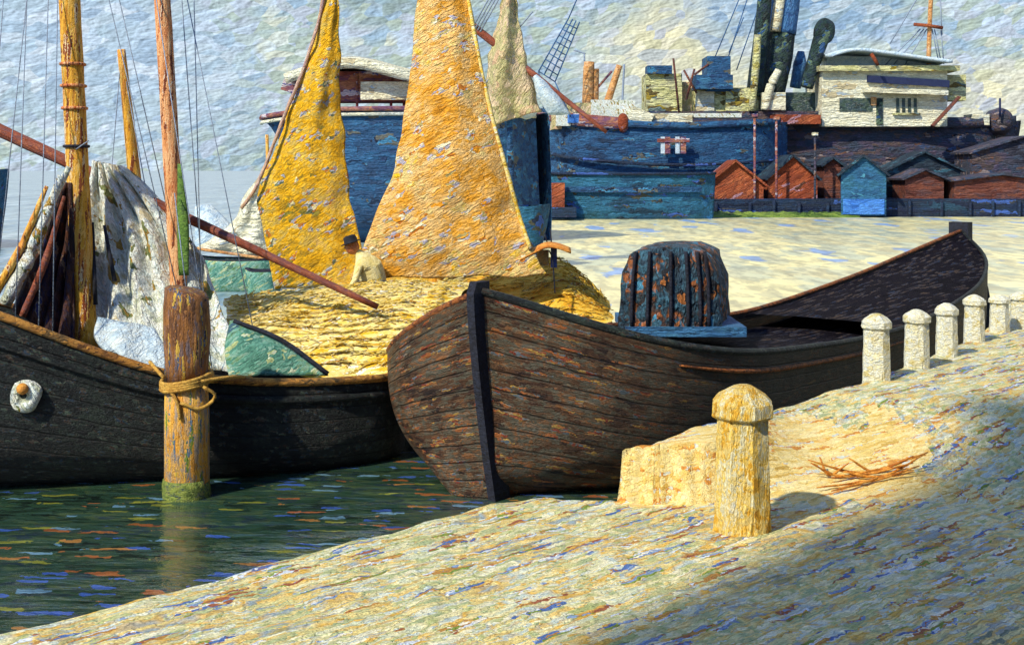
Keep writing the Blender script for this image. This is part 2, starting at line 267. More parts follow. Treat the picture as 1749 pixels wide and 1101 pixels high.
# ---------------------------------------------------------------- helpers
def P(u, v, D): return Vector(((u - 874.5) / F * D, D, CH - (v - HZ) / F * D))      # a point seen at (u,v), D metres away
def tag(o, label=None, cat=None, group=None, kind=None):
    if label: o['label'] = label
    if cat: o['category'] = cat
    if group: o['group'] = group
    if kind: o['kind'] = kind
    return o
def empty(name, loc, label, cat, group=None, rz=0):
    o = bpy.data.objects.new(name, None); COL.objects.link(o); o.location = loc; o.rotation_euler = (0, 0, rz)
    o.empty_display_size = .2
    return tag(o, label, cat, group)
def obj(name, bm, mat, parent=None, smooth=True, keep_world=True):
    me = bpy.data.meshes.new(name); bmesh.ops.recalc_face_normals(bm, faces=bm.faces) if not bm.faces or not bm.faces.layers.int.get('keep') else None
    bm.to_mesh(me); bm.free()
    for m in (mat if isinstance(mat, list) else [mat]): me.materials.append(M[m] if isinstance(m, str) else m)
    if smooth:
        for p in me.polygons: p.use_smooth = True
    o = bpy.data.objects.new(name, me); COL.objects.link(o)
    if parent is not None:
        o.parent = parent
        if keep_world:
            root = Matrix.Identity(4); q = parent
            while q is not None:
                root = Matrix.LocRotScale(q.location, q.rotation_euler, q.scale) @ root if q.type == 'EMPTY' else root; q = q.parent
            me.transform(root.inverted())       # geometry was given in scene coordinates
    return o
def BM(): return bmesh.new()
def box(bm, c, s, rz=0, ry=0, rx=0, mi=0):
    mt = Matrix.Translation(c) @ Matrix.Rotation(rz, 4, 'Z') @ Matrix.Rotation(ry, 4, 'Y') @ Matrix.Rotation(rx, 4, 'X') @ Matrix.Diagonal((s[0], s[1], s[2], 1))
    r_ = bmesh.ops.create_cube(bm, size=1, matrix=mt)
    for v in r_['verts']:
        for f_ in v.link_faces: f_.material_index = mi
def cr(pts, n):
    """Catmull-Rom through pts, n samples"""
    pts = [Vector(p) for p in pts]
    if len(pts) == 2: return [pts[0].lerp(pts[1], i / (n - 1)) for i in range(n)]
    e = [pts[0] * 2 - pts[1]] + pts + [pts[-1] * 2 - pts[-2]]; out = []
    for i in range(n):
        t = i / (n - 1) * (len(pts) - 1); k = min(int(t), len(pts) - 2); t -= k
        a, b, c, d = e[k:k + 4]
        out.append(.5 * ((2 * b) + (c - a) * t + (2 * a - 5 * b + 4 * c - d) * t * t + (3 * b - a - 3 * c + d) * t ** 3))
    return out
def tube(bm, pts, r, n=8, sub=None, jit=0.0, flat=1.0):
    if sub: pts = cr(pts, sub)
    pts = [Vector(p) for p in pts]; N = len(pts)
    rr = r if isinstance(r, (list, tuple)) else [r, r]
    rings = []; up = Vector((0, 0, 1))
    for i, p in enumerate(pts):
        d = (pts[min(i + 1, N - 1)] - pts[max(i - 1, 0)]).normalized()
        ref = up if abs(d.dot(up)) < .92 else Vector((0, 1, 0))
        a = d.cross(ref).normalized(); b = a.cross(d).normalized()
        q = i / (N - 1) * (len(rr) - 1); k = min(int(q), len(rr) - 2); rad = rr[k] + (rr[k + 1] - rr[k]) * (q - k)
        ring = []
        for j in range(n):
            th = 2 * math.pi * j / n; x = rad * (1 + jit * random.uniform(-1, 1))
            ring.append(bm.verts.new(p + a * math.cos(th) * x + b * math.sin(th) * x * flat))
        rings.append(ring)
    for i in range(N - 1):
        for j in range(n): bm.faces.new((rings[i][j], rings[i][(j + 1) % n], rings[i + 1][(j + 1) % n], rings[i + 1][j]))
    bm.faces.new(rings[0][::-1]); bm.faces.new(rings[-1])
def grid(bm, rows, uvs=None, close=False):
    """rows of equal length -> quads"""
    V = [[bm.verts.new(p) for p in r_] for r_ in rows]; uvl = bm.loops.layers.uv.verify() if uvs else None
    for i in range(len(V) - 1):
        for j in range(len(V[0]) - 1):
            vs = (V[i][j], V[i][j + 1], V[i + 1][j + 1], V[i + 1][j])
            try: f_ = bm.faces.new(vs)
            except ValueError: continue
            if uvs:
                for lp, (a, b) in zip(f_.loops, ((i, j), (i, j + 1), (i + 1, j + 1), (i + 1, j))): lp[uvl].uv = uvs[a][b]
    return V
def lathe(bm, c, prof, n=24, squash=1.0, rot=0, jit=0.0):
    rings = []
    for (r_, z) in prof:
        rings.append([bm.verts.new(Vector(c) + Vector((math.cos(2 * math.pi * j / n + rot) * r_ * (1 + jit * random.uniform(-1, 1)), math.sin(2 * math.pi * j / n + rot) * r_ * squash, z))) for j in range(n)])
    for i in range(len(rings) - 1):
        for j in range(n): bm.faces.new((rings[i][j], rings[i][(j + 1) % n], rings[i + 1][(j + 1) % n], rings[i + 1][j]))
    bm.faces.new(rings[0][::-1]); bm.faces.new(rings[-1])
def solid(o, th):
    m = o.modifiers.new('thickness', 'SOLIDIFY'); m.thickness = th; m.offset = 0; return o
def rough(bm, amt, sc):
    """uneven hand-worked surface"""
    bm.normal_update()
    for v in bm.verts:
        n_ = noise.noise_vector(v.co * sc); v.co += n_ * amt
def patch(L_, R_, nu=24, nv=18, belly=0.0, folds=0, famp=0.0, edge=0.0, seed=0):
    """cloth between a left and a right edge, both listed from top to bottom"""
    a = cr(L_, nv); b = cr(R_, nv); rows = []
    for i in range(nv):
        row = []
        for j in range(nu):
            s = j / (nu - 1); p = a[i].lerp(b[i], s)
            e_ = math.sin(math.pi * s) * math.sin(math.pi * min(1, (i + 1) / nv)) 
            p = p + Vector((0, -belly * e_ + famp * math.sin(folds * math.pi * 2 * s + seed + i * .12), 0))
            p += noise.noise_vector(p * 2.2 + Vector((seed, 0, 0))) * edge
            row.append(p)
        rows.append(row)
    return rows

def hull(port, stbd, n=44, ns=16, zb=-.5, k=2.6, m=2.0, rake0=1.2, rake1=.6, axis=None, rn=.18, rexp=1.4):
    """planked hull lofted between two rails; returns bmesh and function giving a point on the skin"""
    A = cr(port, n); B = cr(stbd, n)
    ax = axis or ((A[-1] + B[-1]) * .5 - (A[0] + B[0]) * .5); ax = Vector((ax.x, ax.y, 0)).normalized()
    kk = k if isinstance(k, (tuple, list)) else (k, k); mm = m if isinstance(m, tuple) else (m, m); zt = zb if isinstance(zb, tuple) else (zb, zb)
    def pt(side, i, s):
        t = i / (n - 1); a, b = A[i], B[i]; mid = (a + b) * .5; e = a if side < 0 else b
        kx = kk[0] + (kk[1] - kk[0]) * min(1, t * 2)
        u_ = max(0, min(1, (t - .2) / .3)); mx = mm[0] + (mm[1] - mm[0]) * u_; zz = zt[0] + (zt[1] - zt[0]) * u_
        wv = (max(0.0, 1 - s ** kx)) ** (1 / mx)
        q = mid + (e - mid) * wv; z = e.z + (zz - e.z) * s
        rk = rake0 * max(0, 1 - t / rn) ** 1.3 - rake1 * max(0, 1 - (1 - t) / rn) ** 1.3
        q = q + ax * rk * (s ** rexp); q.z = z; return q
    bm = BM(); dist = [0.0]
    for i in range(1, n): dist.append(dist[-1] + (((A[i] + B[i]) - (A[i - 1] + B[i - 1])) * .5).length + .25 * ((A[i] - A[i - 1]).length + (B[i] - B[i - 1]).length) / 2)
    for side in (-1, 1):
        rows = []; uvs = []
        da = 0
        for i in range(n):
            if i: da += ((A if side < 0 else B)[i] - (A if side < 0 else B)[i - 1]).length
            rows.append([pt(side, i, j / ns) for j in range(ns + 1)])
            uvs.append([(da + (50 if side < 0 else 0), (j / ns) * 2.4) for j in range(ns + 1)])
        grid(bm, rows, uvs)
    bmesh.ops.remove_doubles(bm, verts=bm.verts, dist=.0005)
    return bm, pt, A, B
def deck_bm(A, B, drop, nx=6, inset=.03):
    bm = BM(); rows = []
    for a, b in zip(A, B):
        row = []
        for j in range(nx):
            s = inset + (1 - 2 * inset) * j / (nx - 1); p = a.lerp(b, s); p.z = (a.z + (b.z - a.z) * s) - drop + .06 * math.sin(math.pi * s); row.append(p)
        rows.append(row)
    grid(bm, rows); bmesh.ops.remove_doubles(bm, verts=bm.verts, dist=.0005); return bm

# ---------------------------------------------------------------- setting
bm = BM(); bmesh.ops.create_grid(bm, x_segments=1, y_segments=1, size=2500, matrix=Matrix.Translation((0, 1500, 0)))
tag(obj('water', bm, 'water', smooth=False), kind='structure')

# quay: an uneven stone apron; a low landing in front, one step up beyond it
edge_pts = [(-14.5, -6.0), (-6.2, 2.6), (-2.64, 6.37), (-1.17, 7.85), (-.06, 8.95), (.25, 9.1), (.78, 8.95), (1.0, 9.02), (1.5, 9.7), (2.33, 10.55), (3.33, 11.7), (4.25, 12.9), (5.15, 14.2), (6.3, 16.1), (7.8, 18.8), (9.4, 21.5), (24, 46)]
def edge_at(x):
    for (x0, y0), (x1, y1) in zip(edge_pts, edge_pts[1:]):
        if x0 <= x <= x1: return y0 + (y1 - y0) * (x - x0) / (x1 - x0)
    return edge_pts[-1][1] if x > 0 else edge_pts[0][1]
def sm(a, b, x):
    t = max(0, min(1, (x - a) / (b - a))); return t * t * (3 - 2 * t)
def qz(x, y):
    z = 1.2
    wd = .03 + 2.2 * sm(1.35, 2.6, x)                 # the step is crisp on the left and becomes a ramp to the right
    c = 8.93 + .05 * max(0, x - .8) - .15 * sm(1.3, 2.6, x)
    return z + .4 * sm(c, c + wd, y) * sm(.76, .80, x)
xs = [-14.5 + i * .5 for i in range(22)] + [-3.5 + i * .05 for i in range(82)]
xs += [.60 + i * .02 for i in range(26)] + [1.12 + i * .06 for i in range(140)] + [9.6 + i * .8 for i in range(19)]
xs = sorted(set(round(x, 4) for x in xs))
bm = BM(); rows = []
for x in xs:
    ye = edge_at(x); row = []
    ys = [ye - .0, ye - .02, ye - .06] + [ye - .06 - (i / 46) ** 1.5 * 11 for i in range(1, 47)] + [ye - 30, ye - 70]
    for k, y in enumerate(ys):
        z = qz(x, y)
        if y > 0 and k > 0: z += .022 * noise.noise(Vector((x * 2.6, y * 2.6, 0))) + .012 * noise.noise(Vector((x * 9, y * 9, 3)))
        row.append(Vector((x, y, z - (.02 if k == 0 else 0))))
    j = .02 * noise.noise(Vector((x * 5, 0, 7)))
    row = [Vector((x, ye + j, -1.0)), Vector((x, ye + j + .0, row[0].z - .05))] + row
    rows.append(row)
grid(bm, rows)
for f_ in bm.faces:
    c = f_.calc_center_median(); w_n = .25 * noise.noise(c * 2.3)
    if c.z > 1.0 and .74 < c.x < 3.3 + w_n * 3 and 8.84 + .15 * max(0, c.x - 1.6) < c.y + (w_n if c.x > 1.3 else 0) and c.y < 9.75 + w_n * 2 + .35 * max(0, c.x - 1): f_.material_index = 1
quay = obj('quay', bm, ['quay', 'gold_stone']); tag(quay, kind='structure')

# far bank
bm = BM(); box(bm, (400, 900, .4), (800, 1590, 1.2)); 
tag(obj('ground', bm, 'land', smooth=False), kind='structure')
BX = -1.0
w_ = empty('wharf', (30, 95, 0), 'dark blue timber wharf face along the far bank below the sheds', 'wharf')
bm = BM(); box(bm, (50, 99.0, .68), (100, 9.0, 1.36)); rough(bm, .0, 1)
obj('wall', bm, 'wharf', w_, smooth=False)
for i in range(22):
    x = 3.2 + i * 2.1 + random.uniform(-.3, .3); bm = BM(); tube(bm, [(x, 94.35, -.5), (x, 94.35, 1.1 + random.uniform(-.1, .35))], .13, 6); obj('pile', bm, 'wharf', w_)
bm = BM(); rows = []
for i in range(121):
    x = 6.5 + i * .165; rows.append([Vector((x, 93.2 + .3 * noise.noise(Vector((x, 0, 0))), -.05)), Vector((x, 93.7, .22 + .16 * noise.noise(Vector((x * 1.7, 3, 0))))), Vector((x, 94.2, .40 + .2 * noise.noise(Vector((x * 2.3, 5, 0)))))])
grid(bm, rows); tag(obj('grass', bm, 'grass'), 'bright green grass strip at the foot of the far wharf', 'grass', kind='stuff')

# unseen building added behind the viewer so its shade falls on the quay
shade_block = empty('warehouse', (6, -9, 1.2), 'unseen tall brick warehouse added behind the viewer to shade the quay', 'warehouse')
cx0 = -7.8
bm = BM(); box(bm, (cx0 + 17, -9.2, 9.6), (34, 13, 17)); obj('wall', bm, 'brick', shade_block, smooth=False)
bm = BM(); 
for i in range(10):
    for j in range(4): box(bm, (cx0 + 2.4 + i * 3.2, -2.69, 3.6 + j * 4), (1.2, .06, 2.0))
for i in range(0): pass
bm.free()
for i in range(10):
    for j in range(4):
        bm = BM(); box(bm, (cx0 + 2.4 + i * 3.2, -2.69, 3.6 + j * 4), (1.2, .06, 2.0)); obj('window', bm, 'glass', shade_block, smooth=False)
bm = BM(); box(bm, (cx0 + 17, -9.2, 18.25), (34.6, 13.6, .3)); obj('roof', bm, 'roofdark', shade_block, smooth=False)

# ---------------------------------------------------------------- bollards
def bollard(base, h, r_, mat, label, n=8, ph=.2, group='stone bollards along the quay edge'):
    t = empty('bollard', base, label, 'bollard', group)
    bm = BM()
    prof = [(r_ * 1.12, -.04), (r_ * 1.08, .02), (r_ * 1.04, h * .25), (r_ * 1.0, h * .5), (r_ * .97, h * .70), (r_ * .97, h * .775)]
    lathe(bm, base, prof, n, rot=ph)
    bmesh.ops.bevel(bm, geom=[e for e in bm.edges if abs(e.verts[0].co.z - e.verts[1].co.z) > .05 * h], offset=r_ * .12, segments=2, affect='EDGES')
    bmesh.ops.subdivide_edges(bm, edges=bm.edges, cuts=2, use_grid_fill=True); rough(bm, r_ * .045, 2.2 / r_)
    obj('shaft', bm, mat, t, smooth=False)
    bm = BM(); prof = [(r_ * .98, h * .765), (r_ * 1.11, h * .78), (r_ * 1.15, h * .79), (r_ * 1.13, h * .875), (r_ * .90, h * .925), (r_ * .52, h * .975), (r_ * .30, h * .995), (r_ * .12, h)]
    lathe(bm, base, prof, n, rot=ph); bmesh.ops.subdivide_edges(bm, edges=bm.edges, cuts=2, use_grid_fill=True); rough(bm, r_ * .05, 2.2 / r_)
    obj('cap', bm, mat, t, smooth=False)
    return t
b0 = P(1266, 905, 1); 
def on(u, v, z): D = (CH - z) * F / (v - HZ); return P(u, v, D)
bpos = on(1268, 902, 1.2)
bollard(bpos, .965, .187, 'stone', 'large golden octagonal stone bollard standing nearest on the lit landing')
far_b = [(1497, 647, 535, 23, 'pale bollard with a white cap, first in the far row past the stone step'),
         (1566, 627, 528, 21, 'pale bollard with a pointed flared cap, second in the far row past the stone step'),
         (1617, 607, 517, 18, 'slim cream bollard, third in the far row past the stone step'),
         (1664, 582, 503, 17, 'pale rounded bollard, fourth in the far row past the stone step'),
         (1707, 566, 503, 16, 'faint grey bollard, fifth in the far row, left of the frame-edge one'),
         (1742, 560, 498, 16, 'faint blue-grey bollard at the very right edge, sixth in the far row')]
for u, v, vt, hw, lb in far_b:
    p = on(u, v, 1.6); D = p.y
    t_ = bollard(p, (v - vt) / F * D, hw / F * D, 'stone_pale', lb)

# rake-like scatter of orange rope and twigs on the quay
bm = BM(); random.seed(3)
tw = [((1380, 785), (1585, 772)), ((1385, 790), (1500, 800)), ((1440, 805), (1580, 775)), ((1420, 815), (1560, 790)), ((1395, 832), (1570, 795)), ((1400, 780), (1450, 790)), ((1450, 782), (1560, 778)), ((1420, 838), (1500, 815))]
for a, b in tw:
    def g(p):
        z = 1.4
        for _ in range(6): q = on(p[0], p[1], z); z = qz(q.x, q.y) + .03
        return on(p[0], p[1], z)
    pa, pb = g(a), g(b); mid = (pa + pb) / 2 + Vector((random.uniform(-.08, .08), random.uniform(-.08, .08), 0)); mid.z = qz(mid.x, mid.y) + .03
    tube(bm, [pa, mid, pb], [.005, .011, .010, .005], 5, sub=14, jit=.3)
tag(obj('rope', bm, 'orange_cloth'), 'orange-brown strands of old rope lying loose on the sunlit quay', 'rope')

# ---------------------------------------------------------------- barge beside the quay (middle)
portB = [P(818, 500, 13.25), P(745, 535, 13.6), P(690, 572, 14.1), P(665, 602, 14.85), P(700, 596, 15.9), P(790, 585, 16.9), P(900, 572, 17.6), P(1060, 556, 19.0), P(1180, 545, 20.2), P(1290, 530, 21.3), P(1450, 476, 23.2), P(1550, 434, 24.9), P(1625, 402, 26.2), P(1642, 396, 26.5)]
stbB = [P(818, 500, 13.25), P(850, 508, 13.28), P(905, 524, 13.22), P(1010, 556, 13.15), P(1110, 582, 13.25), P(1200, 598, 13.6), P(1290, 604, 14.3), P(1390, 594, 15.8), P(1475, 580, 17.4), P(1560, 556, 19.2), P(1630, 520, 21.2), P(1676, 482, 23.4), P(1682, 440, 25.3), P(1642, 396, 26.5)]
bB = empty('barge', (2.5, 16.5, 0), 'dark brown wooden barge with bluff bow and high stern lying alongside the quay', 'barge')
bm, ptB, A_, B_ = hull(portB, stbB, n=70, ns=24, zb=(-.10, -.5), m=(1.12, 2.0), k=(2.6, 3.6), rake0=.4, rake1=.5, rn=.16)
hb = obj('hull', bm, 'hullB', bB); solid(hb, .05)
obj('deck', deck_bm([ptB(-1, i, .16) for i in range(2, 69)], [ptB(1, i, .16) for i in range(2, 69)], 0), 'deckB', bB)
bm = deck_bm([ptB(-1, i, .02) for i in range(47, 70)], [ptB(1, i, .02) for i in range(47, 70)], -.02, nx=10)
for v in bm.verts: v.co += noise.noise_vector(v.co * 2) * .03
obj('aft_deck', bm, 'deckB', bB)
bm = BM(); tube(bm, [p + Vector((0, 0, .02)) for p in A_], .04, 6); obj('gunwale', bm, 'rail', bB)
bm = BM(); tube(bm, [p + Vector((0, 0, .02)) for p in B_], [.05, .05, .04, .035], 6); obj('gunwale', bm, 'hullA', bB)
bm = BM(); tube(bm, [ptB(1, i, .1) + Vector((.02, -.03, 0)) for i in range(24, 50)], [.01, .03, .03, .01], 5); obj('rubbing_strake', bm, 'cloth_white' if 0 else 'rail', bB)
# stem: a heavy curved timber following the bow
bm = BM(); rows = []
st = [ptB(1, 0, s / 14) for s in range(15)]; st = [st[0] + Vector((0.0, .02, .12))] + st
ax_ = (portB[-1] - portB[0]); ax_.z = 0; ax_.normalize(); sd_ = Vector((ax_.y, -ax_.x, 0))
for i, p in enumerate(st):
    fwd = -ax_ * (.15 if i else .10); wv_ = .05
    rows.append([p + fwd - sd_ * wv_, p + fwd + sd_ * wv_, p + ax_ * .12 + sd_ * wv_, p + ax_ * .12 - sd_ * wv_, p + fwd - sd_ * wv_])
grid(bm, rows); bmesh.ops.remove_doubles(bm, verts=bm.verts, dist=.0005); bmesh.ops.holes_fill(bm, edges=bm.edges)
obj('stem_post', bm, 'dark', bB, smooth=False)
# stern post and rudder head
bm = BM(); q = portB[-1]; box(bm, q + Vector((.02, .1, -.15)), (.42, .25, .72), rz=R(-40)); obj('stern_post', bm, 'dark', bB, smooth=False)
bm = BM()
rd = [P(1640, 420, 26.6), P(1672, 450, 26.2), P(1690, 500, 25.6), P(1694, 560, 25.0), P(1700, 640, 24.6)]
rows = [[p + Vector((-.55, .2, 0)), p, p + Vector((.02, .12, 0)), p + Vector((-.5, .35, 0))] for p in cr(rd, 14)]
grid(bm, rows); obj('rudder', bm, 'hullA', bB)
# covered deckhouse: hooped tarpaulin
bm = BM(); c0 = P(1168, 556, 18.0); rows = []
for i in range(13):
    t = i / 12; dy = (t - .5) * 1.7; row = []
    for j in range(25):
        a = j / 24; 
        q_ = [(-.86, 0), (-.85, .35), (-.80, .8), (-.68, 1.08), (-.4, 1.17), (0, 1.19), (.4, 1.17), (.66, 1.08), (.79, .8), (.86, .35), (.88, 0)]
        s_ = a * 10; k_ = min(int(s_), 9); x_, z_ = [q_[k_][m_] + (q_[k_ + 1][m_] - q_[k_][m_]) * (s_ - k_) for m_ in (0, 1)]
        sag = 1 + .03 * math.sin(a * 40 + i)
        row.append(c0 + Vector((x_ * sag * .86 + dy * .25, dy + .85, z_ * (1 - .04 * abs(t - .5)) - .03)))
    rows.append(row)
V = grid(bm, rows)
for row in (V[0], V[-1]):
    try: bm.faces.new(row)
    except Exception: pass
rough(bm, .035, 4); dh = empty('deckhouse', c0, 'x', 'x'); bpy.data.objects.remove(dh)
cov = obj('hatch_cover', bm, 'tarp_dark', bB); tag(cov, 'hooped blue-black tarpaulin patched with orange and pale blue')
bm = BM()
for x_ in (-.62, -.36, .02, .3, .5, .64): bm = BM(); tube(bm, [c0 + Vector((x_ * .9 - .21, -.03, .0)), c0 + Vector((x_ * .88 - .21, -.035, .55)), c0 + Vector((x_ * .8 - .21, -.02, 1.08))], .026, 6, sub=8, jit=.2); obj('hoop', bm, 'dark', cov)
bm = BM(); box(bm, c0 + Vector((.02, .85, -.08)), (1.75, 1.9, .14)); obj('coaming', bm, 'blue_hull', bB, smooth=False)

# ---------------------------------------------------------------- black barge (left)
portA = [P(-150, 470, 17.5), P(0, 520, 18.2), P(200, 560, 18.8), P(400, 575, 19.2), P(560, 580, 19.4), P(690, 570, 19.0)]     # far rail
stbA = [P(-260, 470, 13.3), P(-120, 500, 13.3), P(0, 541, 13.45), P(130, 590, 13.7), P(270, 636, 14.0), P(360, 649, 14.15), P(480, 655, 14.4), P(600, 651, 14.8), P(680, 640, 15.5)]
portA = cr(portA, 9)
eA = P(-330, 440, 15.8); rA = P(715, 600, 17.6)
portA = [eA] + portA + [rA]; stbA = [eA] + stbA + [rA]
bA = empty('barge', (-4, 16.5, 0), 'black tarred cargo barge with two masts lying behind the mooring post', 'barge')
bm, ptA, A2, B2 = hull(portA, stbA, n=70, ns=16, zb=-.45, k=(4.5, 4.5), m=1.6, rake0=.6, rake1=.4, rn=.1)
ho = obj('hull', bm, 'hullA', bA); solid(ho, .05)
obj('deck', deck_bm([ptA(-1, i, .16) for i in range(2, 69)], [ptA(1, i, .16) for i in range(2, 69)], 0), 'deckB', bA)
bm = BM(); tube(bm, [p + Vector((0, 0, .02)) for p in A2], .05, 6); tube(bm, [p + Vector((0, -.02, .02)) for p in B2], .05, 6); obj('gunwale', bm, 'railA', bA)
bm = BM(); tube(bm, [ptA(1, i, .12) + Vector((0, -.03, 0)) for i in range(3, 66)], .045, 6); obj('strake', bm, 'hullA', bA)
def on_hull(pt, n, u, v, side=1):
    best = None
    for i in range(n):
        for j in range(40):
            p = pt(side, i, j / 40); uu = 874.5 + p.x / p.y * F; vv = HZ + (CH - p.z) / p.y * F
            d = (uu - u) ** 2 + (vv - v) ** 2
            if best is None or d < best[0]: best = (d, p)
    return best[1]
hp = on_hull(ptA, 70, 48, 676) + Vector((0, -.05, 0))
bm = BM(); rows = []
for i in range(25):
    a = i / 24 * 2 * math.pi; c_, s_ = math.cos(a), math.sin(a)
    rows.append([hp + Vector((c_ * r_ * (1 + .12 * math.sin(3 * a)), y_, s_ * r_ * 1.03)) for r_, y_ in ((.03, .03), (.05, -.01), (.11, -.02), (.165, -.01), (.185, .05))])
grid(bm, rows); obj('hawse_ring', bm, 'shipcream' if 0 else 'cloth_pale', bA)
bm = BM(); bmesh.ops.create_icosphere(bm, subdivisions=2, radius=.065, matrix=Matrix.Translation(hp + Vector((.01, -.04, .09)))); obj('hawse_plug', bm, 'orange_cloth', bA)
# masts and spars
def spar(name, a, b, r0, r1, mat, parent, jit=.03, sub=20, n=12):
    bm = BM(); tube(bm, [a, b], [r0, r1], n, sub=sub, jit=jit); return obj(name, bm, mat, parent)
m1 = spar('mast', P(147, 600, 15.6), P(116, -60, 15.6), .15, .13, 'mast', bA)
m2 = spar('mast', P(312, 600, 15.9), P(274, -60, 15.9), .115, .105, 'mast2', bA)
for v_ in (110, 147, 185, 250):
    bm = BM(); t_ = (600 - v_) / 660; c_ = P(147, 600, 15.6).lerp(P(116, -60, 15.6), t_); lathe(bm, c_, [(.15, -.02), (.165, -.012), (.165, .012), (.15, .02)], 14); obj('mast_band', bm, 'dark' if v_ == 250 else 'mast2', m1)
spar('topping_spar', P(207, 85, 16.6), P(239, 390, 16.6), .055, .10, 'mast', bA)
spar('boom', P(-60, 195, 16.6), P(645, 524, 16.0), .095, .04, 'boom', bA)
bm = BM(); rows = patch([P(305, 280, 15.72), P(304, 380, 15.72), P(306, 470, 15.72)], [P(309, 280, 15.7), P(322, 380, 15.7), P(322, 470, 15.7)], 6, 14, belly=.03)
grid(bm, rows); g_ = obj('pennant', bm, 'green', bA); solid(g_, .03)
# hanging canvas left of the mast
bm = BM(); grid(bm, patch([P(112, 312, 15.5), P(85, 360, 15.4), P(58, 430, 15.3), P(22, 530, 15.2)], [P(122, 312, 15.5), P(124, 400, 15.45), P(124, 480, 15.4), P(124, 600, 15.3)], 26, 22, belly=-.2, folds=4, famp=.05))
s_ = obj('furled_sail', bm, 'cloth_brown', bA); solid(s_, .05)
for a, b, r0, mt in (((118, 285, 15.3), (-10, 500, 15.0), .07, 'cloth_pale'), ((104, 300, 15.2), (8, 520, 14.95), .085, 'cloth_pale'), ((80, 318, 15.15), (-20, 520, 14.9), .05, 'mast'), ((110, 335, 15.1), (38, 540, 14.9), .045, 'boom')):
    bm = BM(); tube(bm, [P(*a), P((a[0] + b[0]) / 2 + 4, (a[1] + b[1]) / 2 + 6, (a[2] + b[2]) / 2), P(*b)], [r0 * .5, r0, r0 * .9], 8, sub=16, jit=.12); obj('spar_bundle', bm, mt, bA)
# pale canvas draped between the masts
bm = BM(); grid(bm, patch([P(155, 275, 16.2), P(150, 380, 16.1), P(158, 480, 15.9), P(165, 575, 15.6)], [P(215, 285, 16.3), P(322, 400, 16.2), P(372, 505, 16.0), P(418, 642, 15.0)], 46, 34, belly=.15, folds=5, famp=.07, edge=.05, seed=2))
s_ = obj('draped_sail', bm, 'cloth_pale', bA); solid(s_, .04)
bm = BM(); grid(bm, patch([P(165, 545, 15.3), P(160, 575, 15.1), P(180, 598, 14.9)], [P(265, 560, 15.3), P(285, 600, 15.1), P(290, 640, 14.9)], 20, 12, belly=.1, folds=2, famp=.03, edge=.04, seed=5))
s_ = obj('canvas_roll', bm, 'cloth_white', bA); solid(s_, .05)
bm = BM(); grid(bm, patch([P(395, 548, 15.1), P(385, 595, 14.9), P(392, 642, 14.65)], [P(402, 548, 15.1), P(485, 590, 14.9), P(560, 640, 14.8)], 24, 18, belly=.12, edge=.02, seed=9))
s_ = obj('tarpaulin', bm, 'tarp_green', bA); solid(s_, .04)
bm = BM(); tube(bm, [P(400, 548, 15.05), P(480, 580, 14.85), P(560, 638, 14.75)], .028, 6, sub=14); obj('tarpaulin_edge', bm, 'dark', s_)
# dark poles right of the mast
for a, b in (((158, 380, 15.7), (163, 520, 15.5)), ((178, 385, 15.75), (196, 480, 15.6))): spar('stay_pole', P(*a), P(*b), .02, .03, 'dark', bA, sub=4, n=6)
for a, b in (((52, -60, 15.5), (-8, 500, 15.0)), ((99, -60, 15.5), (90, 566, 14.6)), ((172, -60, 15.7), (304, 500, 15.6)), ((190, -60, 15.7), (300, 420, 15.9)), ((306, -60, 16.4), (352, 560, 15.6)),
             ((10, -60, 15.5), (-30, 480, 15.2)), ((48, -60, 15.6), (26, 548, 14.6)), ((84, -60, 15.6), (66, 556, 14.6)), ((330, -60, 16.4), (346, 600, 15.8)), ((308, -60, 16.4), (432, 560, 15.4)), ((258, -60, 15.8), (362, 628, 15.0)),
             ((207, 92, 16.6), (292, 560, 16.2)), ((207, 92, 16.6), (168, 560, 16.0)), ((298, 330, 15.6), (318, 495, 15.0)), ((130, 255, 15.3), (152, 240, 15.3))):
    rg = BM(); tube(rg, [P(*a), P(*b)], .007, 5); obj('rope_line', rg, 'rig', bA)

# ---------------------------------------------------------------- mooring pile and rope
mp = on(319, 846, 0); t = empty('mooring_post', mp, 'thick weathered timber mooring post standing in the water by the black barge', 'mooring post')
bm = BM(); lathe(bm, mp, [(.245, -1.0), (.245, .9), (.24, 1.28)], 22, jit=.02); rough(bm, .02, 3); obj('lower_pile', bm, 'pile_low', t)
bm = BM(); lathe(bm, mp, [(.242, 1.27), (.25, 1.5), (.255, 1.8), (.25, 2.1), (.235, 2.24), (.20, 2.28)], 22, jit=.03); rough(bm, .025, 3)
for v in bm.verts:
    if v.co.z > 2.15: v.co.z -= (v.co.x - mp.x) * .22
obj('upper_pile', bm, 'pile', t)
bm = BM(); lathe(bm, mp, [(.252, -.2), (.262, .0), (.26, .12), (.25, .2)], 22, jit=.05); obj('weed', bm, 'moss', t)
bm = BM(); lathe(bm, mp + Vector((.06, .02, 2.20)), [(.17, -.02), (.18, .02), (.13, .055), (.05, .07)], 12, jit=.12); 
for v in bm.verts: v.co.z -= (v.co.x - mp.x) * .24
obj('top_cap', bm, 'navy', t)
bm = BM(); pts = []
for i in range(90):
    a = i / 89 * 2 * math.pi * 4; pts.append(mp + Vector((math.cos(a) * .275, math.sin(a) * .275, 1.22 + .05 * i / 89 * 2 + .05 * math.sin(a + 1))))
tube(bm, pts, .024, 6, jit=.15)
tube(bm, [mp + Vector((-.2, -.2, 1.34)), mp + Vector((-.45, .15, 1.45)), P(268, 632, 14.6)], .022, 6, sub=12, jit=.1)
tube(bm, [mp + Vector((.2, -.2, 1.30)), mp + Vector((.5, .2, 1.28)), P(430, 646, 14.9)], .022, 6, sub=12, jit=.1)
